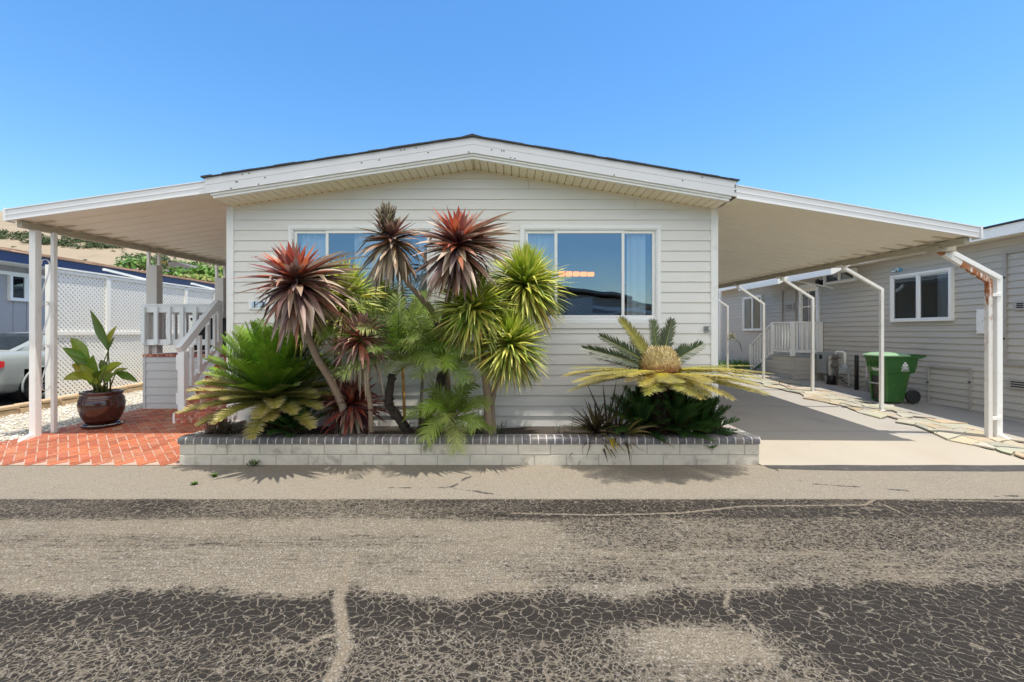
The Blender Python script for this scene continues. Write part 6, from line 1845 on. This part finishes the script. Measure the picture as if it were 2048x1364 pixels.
# ------------------------------------------------------------ hill, far trees and houses
m, nt, b, out = new_mat('dry_hill_grass'); h = NT(nt)
v = h.geo()
cc = h.mix(h.noise(v, .05, 7, .6), (.27, .205, .13), (.37, .295, .20))
cc = h.mix(h.math('MULTIPLY', h.step(h.noise(h.geo(scale=(1, 1, 3)), .16, 6, .7), .55, .68), .55), cc, (.20, .165, .105))
cc = h.mix(h.math('MULTIPLY', h.step(h.noise(h.geo(), 1.2, 4, .7), .62, .72), .5), cc, (.16, .15, .08))
h.link(cc, b.inputs['Base Color']); b.inputs['Roughness'].default_value = .95
def hill_z(x, y):
    rid = 52 * (1 - .5 * smooth1((x + 250) / 300)) * (1 - smooth1((x + 130) / 190)) if True else 0
    t = smooth1((y - 34) / 175)
    back = 1
    z = rid * t + 2.2 * mnoise.noise((x * .02, y * .02, 2)) * t + 1.0 * mnoise.noise((x * .07, y * .07, 5)) * t
    return z + gz(-5, 26) - .8 + .02 * max(0, y - 34)
def smooth1(t):
    t = max(0, min(1, t)); return t * t * (3 - 2 * t)
hx = frange(-420, 120, 90); hy = frange(28, 330, 60)
mb = MB(); idx = [[mb.vert((x, y, hill_z(x, y))) for x in hx] for y in hy]
for j in range(len(hy) - 1):
    for i in range(len(hx) - 1): mb.f.append([idx[j][i], idx[j][i + 1], idx[j + 1][i + 1], idx[j + 1][i]]); mb.sm.append(True)
tag(mb.build('hill', m), kind='structure')
def hill_hit(px, py):
    """walk along a sight line until it meets the hill"""
    y = 40.0
    while y < 320:
        p = at(px, py, y)
        if hill_z(p.x, y) >= p.z: return Vector((p.x, y, hill_z(p.x, y)))
        y += .6
    return None
def leafball(mb, c, rx, rz, n, size, cols, r):
    for i in range(n):
        d = Vector((r.gauss(0, 1), r.gauss(0, 1), r.gauss(0, 1))).normalized() * (r.random() ** .33)
        d.z = abs(d.z) if r.random() < .8 else d.z * .3
        k = .75 + .4 * mnoise.noise((d.x * 2 + c[0], d.y * 2 + c[1], d.z * 2))
        p = Vector(c) + Vector((d.x * rx * k, d.y * rx * k, d.z * rz * k))
        nrm = (d + Vector((r.uniform(-.7, .7), r.uniform(-.7, .7), r.uniform(-.2, .9)))).normalized()
        a = nrm.orthogonal().normalized(); b_ = nrm.cross(a); s = size * r.uniform(.6, 1.3); cc = jit(r.choice(cols), r, .25)
        q = r.uniform(0, 6.28); a2 = a * math.cos(q) + b_ * math.sin(q); b2 = nrm.cross(a2)
        mb.poly([p - a2 * s, p - b2 * s * .55, p + a2 * s, p + b2 * s * .55], cc)
r = random.Random(101); mb = MB(); DG = [(.055, .085, .03), (.075, .10, .04), (.045, .07, .03), (.09, .11, .055)]
def scrub(x0, y0, x1, y1, k, s0=1.6, thick=.5):
    for i in range(k):
        px = r.uniform(x0, x1); f = (px - x0) / (x1 - x0); py = y0 + (y1 - y0) * f + r.uniform(-1, 1) * 10 * thick * (math.sin(math.pi * f) + .25)
        p = hill_hit(px, py)
        if p: leafball(mb, p, s0 * r.uniform(.6, 1.5), s0 * r.uniform(.45, .9), 46, .34, DG, r)
scrub(-30, 468, 110, 486, 60, 2.6, .9); scrub(100, 488, 245, 494, 46, 2.0, .6); scrub(172, 480, 225, 486, 14, 1.6, .5); scrub(130, 476, 165, 484, 8, 1.8, .4)
scrub(-400, 455, -20, 480, 40, 3, 1)
for i in range(46):
    px, py = r.uniform(-60, 470), r.uniform(455, 545); p = hill_hit(px, py)
    if p: leafball(mb, p, r.uniform(.4, 1.3), r.uniform(.3, .7), 22, .28, DG + [(.14, .13, .07)], r)
tag(mb.build('hillside_scrub', M['scrub']), 'patches of dark scrub across the dry tan hillside', None, None, 'stuff')
def fartree(label, px, py, Y, rx, rz, cols, seed, name='shrub', n=420, size=.24, hgt=0.0, cat='shrub'):
    p = at(px, py, Y); gzz = hill_z(p.x, Y)
    rt_ = thing(name, (p.x, Y, gzz), label, cat, 'green trees and shrubs behind the lattice fence'); r = random.Random(seed)
    mb = MB(); mb.tube([(p.x, Y, gzz - .2), (p.x + .1, Y, (gzz + p.z) / 2), (p.x, Y, p.z)], [.16, .13, .08], 6, (.10, .07, .05)); 
    for k in range(5):
        az = k * 1.256; mb.tube([(p.x, Y, p.z - rz * .3), (p.x + math.cos(az) * rx * .6, Y + math.sin(az) * rx * .6, p.z + rz * .3)], [.07, .03], 5, (.10, .07, .05))
    mb.build('trunk', M['scrub'], rt_)
    mb = MB()
    for k in range(9):
        q = Vector((r.uniform(-.7, .7) * rx, r.uniform(-.7, .7) * rx, r.uniform(-.25, .6) * rz)); leafball(mb, Vector((p.x, Y, p.z)) + q, rx * .5, rz * .55, n // 9, size, cols, r)
    mb.build('crown', M['leafbush'], rt_)
GB = [(.10, .21, .03), (.14, .27, .035), (.08, .16, .03), (.18, .30, .05)]; GM = [(.10, .16, .045), (.07, .12, .035), (.13, .18, .06)]; GY = [(.24, .30, .05), (.18, .28, .04), (.30, .32, .08)]
fartree('bushy mid green tree above the lattice left of the first porch column', 289, 530, 52, 2.6, 2.0, GM, 1, 'far_tree', cat='tree')
fartree('bright green bush low above the navy eave left of the first porch column', 268, 537, 40, 1.9, 1.1, GB, 2)
fartree('grey green tree right of the first porch column before the dry hill', 333, 531, 64, 2.5, 1.9, [(.09, .13, .06), (.12, .15, .07)], 3, 'far_tree', cat='tree')
fartree('wide bright green tree behind the far house', 395, 535, 70, 3.9, 1.9, GB, 4, 'far_tree', 620, cat='tree')
fartree('small orange tinted bush beside the far house', 323, 533, 60, .8, .8, [(.45, .20, .03), (.2, .18, .04)], 5, n=160)
fartree('round clipped green bush above the eave between the porch columns', 360, 549, 40, 1.9, .9, [(.09, .19, .02), (.12, .23, .03)], 6)
fartree('green bush above the eave left of the second porch column', 414, 553, 38, 1.5, .9, [(.09, .20, .02), (.12, .23, .03)], 7)
fartree('yellow green bush low above the eave left of the second porch column', 408, 562, 32, 1.5, .6, GY, 8)
fartree('yellow green tree between the second porch column and the house corner', 453, 556, 36, 1.2, 1.3, GB + GY, 9, 'far_tree', cat='tree')
fartree('small dark tree on the ridge at the left edge of the picture', 2, 436, 190, 3.2, 2.6, DG, 10, 'far_tree', 260, .5, cat='tree')
fartree('dark shrub on the dry slope above the far house', 370, 512, 110, 1.5, 1.1, DG, 12, n=160, size=.3)
fartree('dark grey green shrub on the slope right above the bright tree', 428, 526, 100, 1.6, 1.0, DG, 13, n=160, size=.3)
# far houses on the slope
p = at(345, 541, 62)
fh = thing('far_house', (p.x, 62, hill_z(p.x, 62)), 'small grey blue house low on the slope behind the porch columns', 'house')
zt = p.z + .35
mb = MB(); mb.box(p.x - 2.0, p.x + 3.0, 62, 66, hill_z(p.x, 62) - 2, zt); mb.build('wall', M['farwall'], fh)
mb = MB(); mb.prism([(p.x - 2.3, 61.6, zt), (p.x + 3.3, 61.6, zt), (p.x + 1.0, 61.6, zt + .75), (p.x - .3, 61.6, zt + .75)], (0, 5, 0)); mb.build('roof', M['farroof'], fh)
for k in range(7):
    mb = MB(); x = p.x - 1.8 + k * .66; mb.box(x, x + .46, 61.93, 61.99, zt - 1.0, zt - .22); o = mb.build('window', M['trim'], fh)
    mb = MB(); mb.box(x + .06, x + .24, 61.90, 61.925, zt - .95, zt - .28); mb.build('pane', M['carglass'], o)
p = at(420, 551, 58)
fh = thing('far_house', (p.x, 58, hill_z(p.x, 58)), 'long low brown roofed house on the slope right of the grey blue house', 'house')
mb = MB(); mb.box(p.x - 2.6, p.x + 4, 58, 62, hill_z(p.x, 58) - 2, p.z); mb.build('wall', M['roomdark'], fh)
mb = MB(); mb.prism([(p.x - 3.0, 57.5, p.z), (p.x + 4.4, 57.5, p.z - .1), (p.x + 4.4, 57.5, p.z + .14), (p.x - 3.0, 57.5, p.z + .26)], (0, 5, 0)); mb.build('roof', M['farroof'], fh)

# ------------------------------------------------------------ house across the road (seen in the window glass)
op = thing('mobile_home', (3, -7, 0), 'grey mobile home with carport across the road, mirrored in the front windows', 'house')
mb = MB(); mb.box(-2.2, 5.0, -20, -7.5, -.05, 3.1); mb.prism([(-2.2, -20, 3.1), (5.0, -20, 3.1), (1.4, -20, 3.75)], (0, 12.5, 0)); mb.build('wall', M['opp'], op)
mb = MB(); mb.prism([(-2.6, -20.3, 3.12), (1.4, -20.3, 3.85), (5.4, -20.3, 3.12), (5.4, -20.3, 3.24), (1.4, -20.3, 3.97), (-2.6, -20.3, 3.24)], (0, 13.5, 0)); mb.build('roof', M['opproof'], op)
mb = MB(); mb.prism([(5.3, -18, 3.0), (9.0, -18, 2.5), (9.0, -18, 2.6), (5.3, -18, 3.1)], (0, 11.2, 0)); mb.prism([(-2.5, -18, 3.0), (-6.4, -18, 2.5), (-6.4, -18, 2.6), (-2.5, -18, 3.1)], (0, 11.2, 0)); mb.build('carport_roof', M['beam'], op)
for (x, y) in ((8.8, -7), (8.8, -10), (8.8, -13), (-6.2, -7), (-6.2, -10)):
    mb = MB(); mb.box(x - .04, x + .04, y - .04, y + .04, -.05, 2.55); mb.build('carport_post', M['trim'], op)
lattice_panel(op, 2.5, 3.7, 1.6, 3.25, -6.9, M['lattice'], swap=True, pitch=.16, w=.07)
mb = MB(); mb.bar((3.72, -6.92, 2.75), (9.2, -6.92, 2.35), .05, .16, up=(0, 0, 1)); mb.bar((3.72, -6.95, 2.35), (6.6, -6.95, 2.9), .05, .10); mb.bar((-2.4, -6.92, 3.0), (-6.4, -6.92, 2.5), .05, .16)
mb.build('carport_fascia', M['trim'], op)
mb = MB(); mb.box(3.75, 6.2, -7.46, -7.42, 1.3, 2.2); mb.build('side_window', M['trim'], op)
mb = MB(); mb.box(-1.6, 1.6, -7.49, -7.44, 1.2, 2.3); mb.build('window', M['carglass'], op)
# ------------------------------------------------------------ sky, sun, camera
w = bpy.data.worlds.new('World'); scene.world = w; w.use_nodes = True
nt = w.node_tree
for n in list(nt.nodes): nt.nodes.remove(n)
sky = nt.nodes.new('ShaderNodeTexSky'); sky.sky_type = 'NISHITA'; sky.sun_disc = False
sdir = Vector((.19, -.142, 1.0)).normalized()
sky.sun_elevation = math.asin(sdir.z); sky.sun_rotation = math.atan2(sdir.x, sdir.y)
sky.altitude = 50; sky.air_density = 1.25; sky.dust_density = .35; sky.ozone_density = 5.0
bg = nt.nodes.new('ShaderNodeBackground'); bg.inputs[1].default_value = .14
ow = nt.nodes.new('ShaderNodeOutputWorld')
hs = nt.nodes.new('ShaderNodeHueSaturation'); hs.inputs['Saturation'].default_value = 1.22; hs.inputs['Value'].default_value = .99
nt.links.new(sky.outputs[0], hs.inputs['Color'])
# added white fill in the unseen sky behind the viewer, brightens the shaded walls
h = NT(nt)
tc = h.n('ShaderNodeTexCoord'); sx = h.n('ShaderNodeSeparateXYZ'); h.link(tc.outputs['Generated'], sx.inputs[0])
sky_fill = h.math('MULTIPLY', h.step(sx.outputs[1], .05, -.45), h.math('MULTIPLY', h.step(sx.outputs[2], .17, .44), h.step(sx.outputs[2], 1.02, .8)))
fill_noise = h.step(h.noise(tc.outputs['Generated'], 3.0, 6, .6), .25, .6)
sky_fill = h.math('MULTIPLY', sky_fill, h.math('MULTIPLY_ADD', fill_noise, .5, .5))
skyc = h.mix(h.math('MULTIPLY', sky_fill, .9), hs.outputs[0], (8.5, 7.9, 7.0))
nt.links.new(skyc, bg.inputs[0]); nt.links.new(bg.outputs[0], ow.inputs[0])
sl = bpy.data.lights.new('Sun', 'SUN'); sl.energy = 2.9; sl.angle = R(.5); sl.color = (1.0, .955, .87)
so = bpy.data.objects.new('Sun', sl); col.objects.link(so); so.rotation_euler = sdir.to_track_quat('Z', 'Y').to_euler(); so.location = (0, 0, 30)
cam = bpy.data.cameras.new('Camera'); cam.sensor_width = 36; cam.lens = 36 * F / 2048; cam.shift_x = 0; cam.shift_y = -18 / 2048
cam.clip_start = .05; cam.clip_end = 3000
co = bpy.data.objects.new('Camera', cam); col.objects.link(co); co.location = (0, 0, EYE); co.rotation_euler = (R(90), 0, 0)
scene.camera = co
scene.view_settings.view_transform = 'Standard'; scene.view_settings.look = 'None'; scene.view_settings.exposure = 0.74; scene.view_settings.gamma = 1.0
scene.cycles.max_bounces = 10; scene.cycles.diffuse_bounces = 5; scene.cycles.transparent_max_bounces = 12; scene.cycles.sample_clamp_indirect = 8
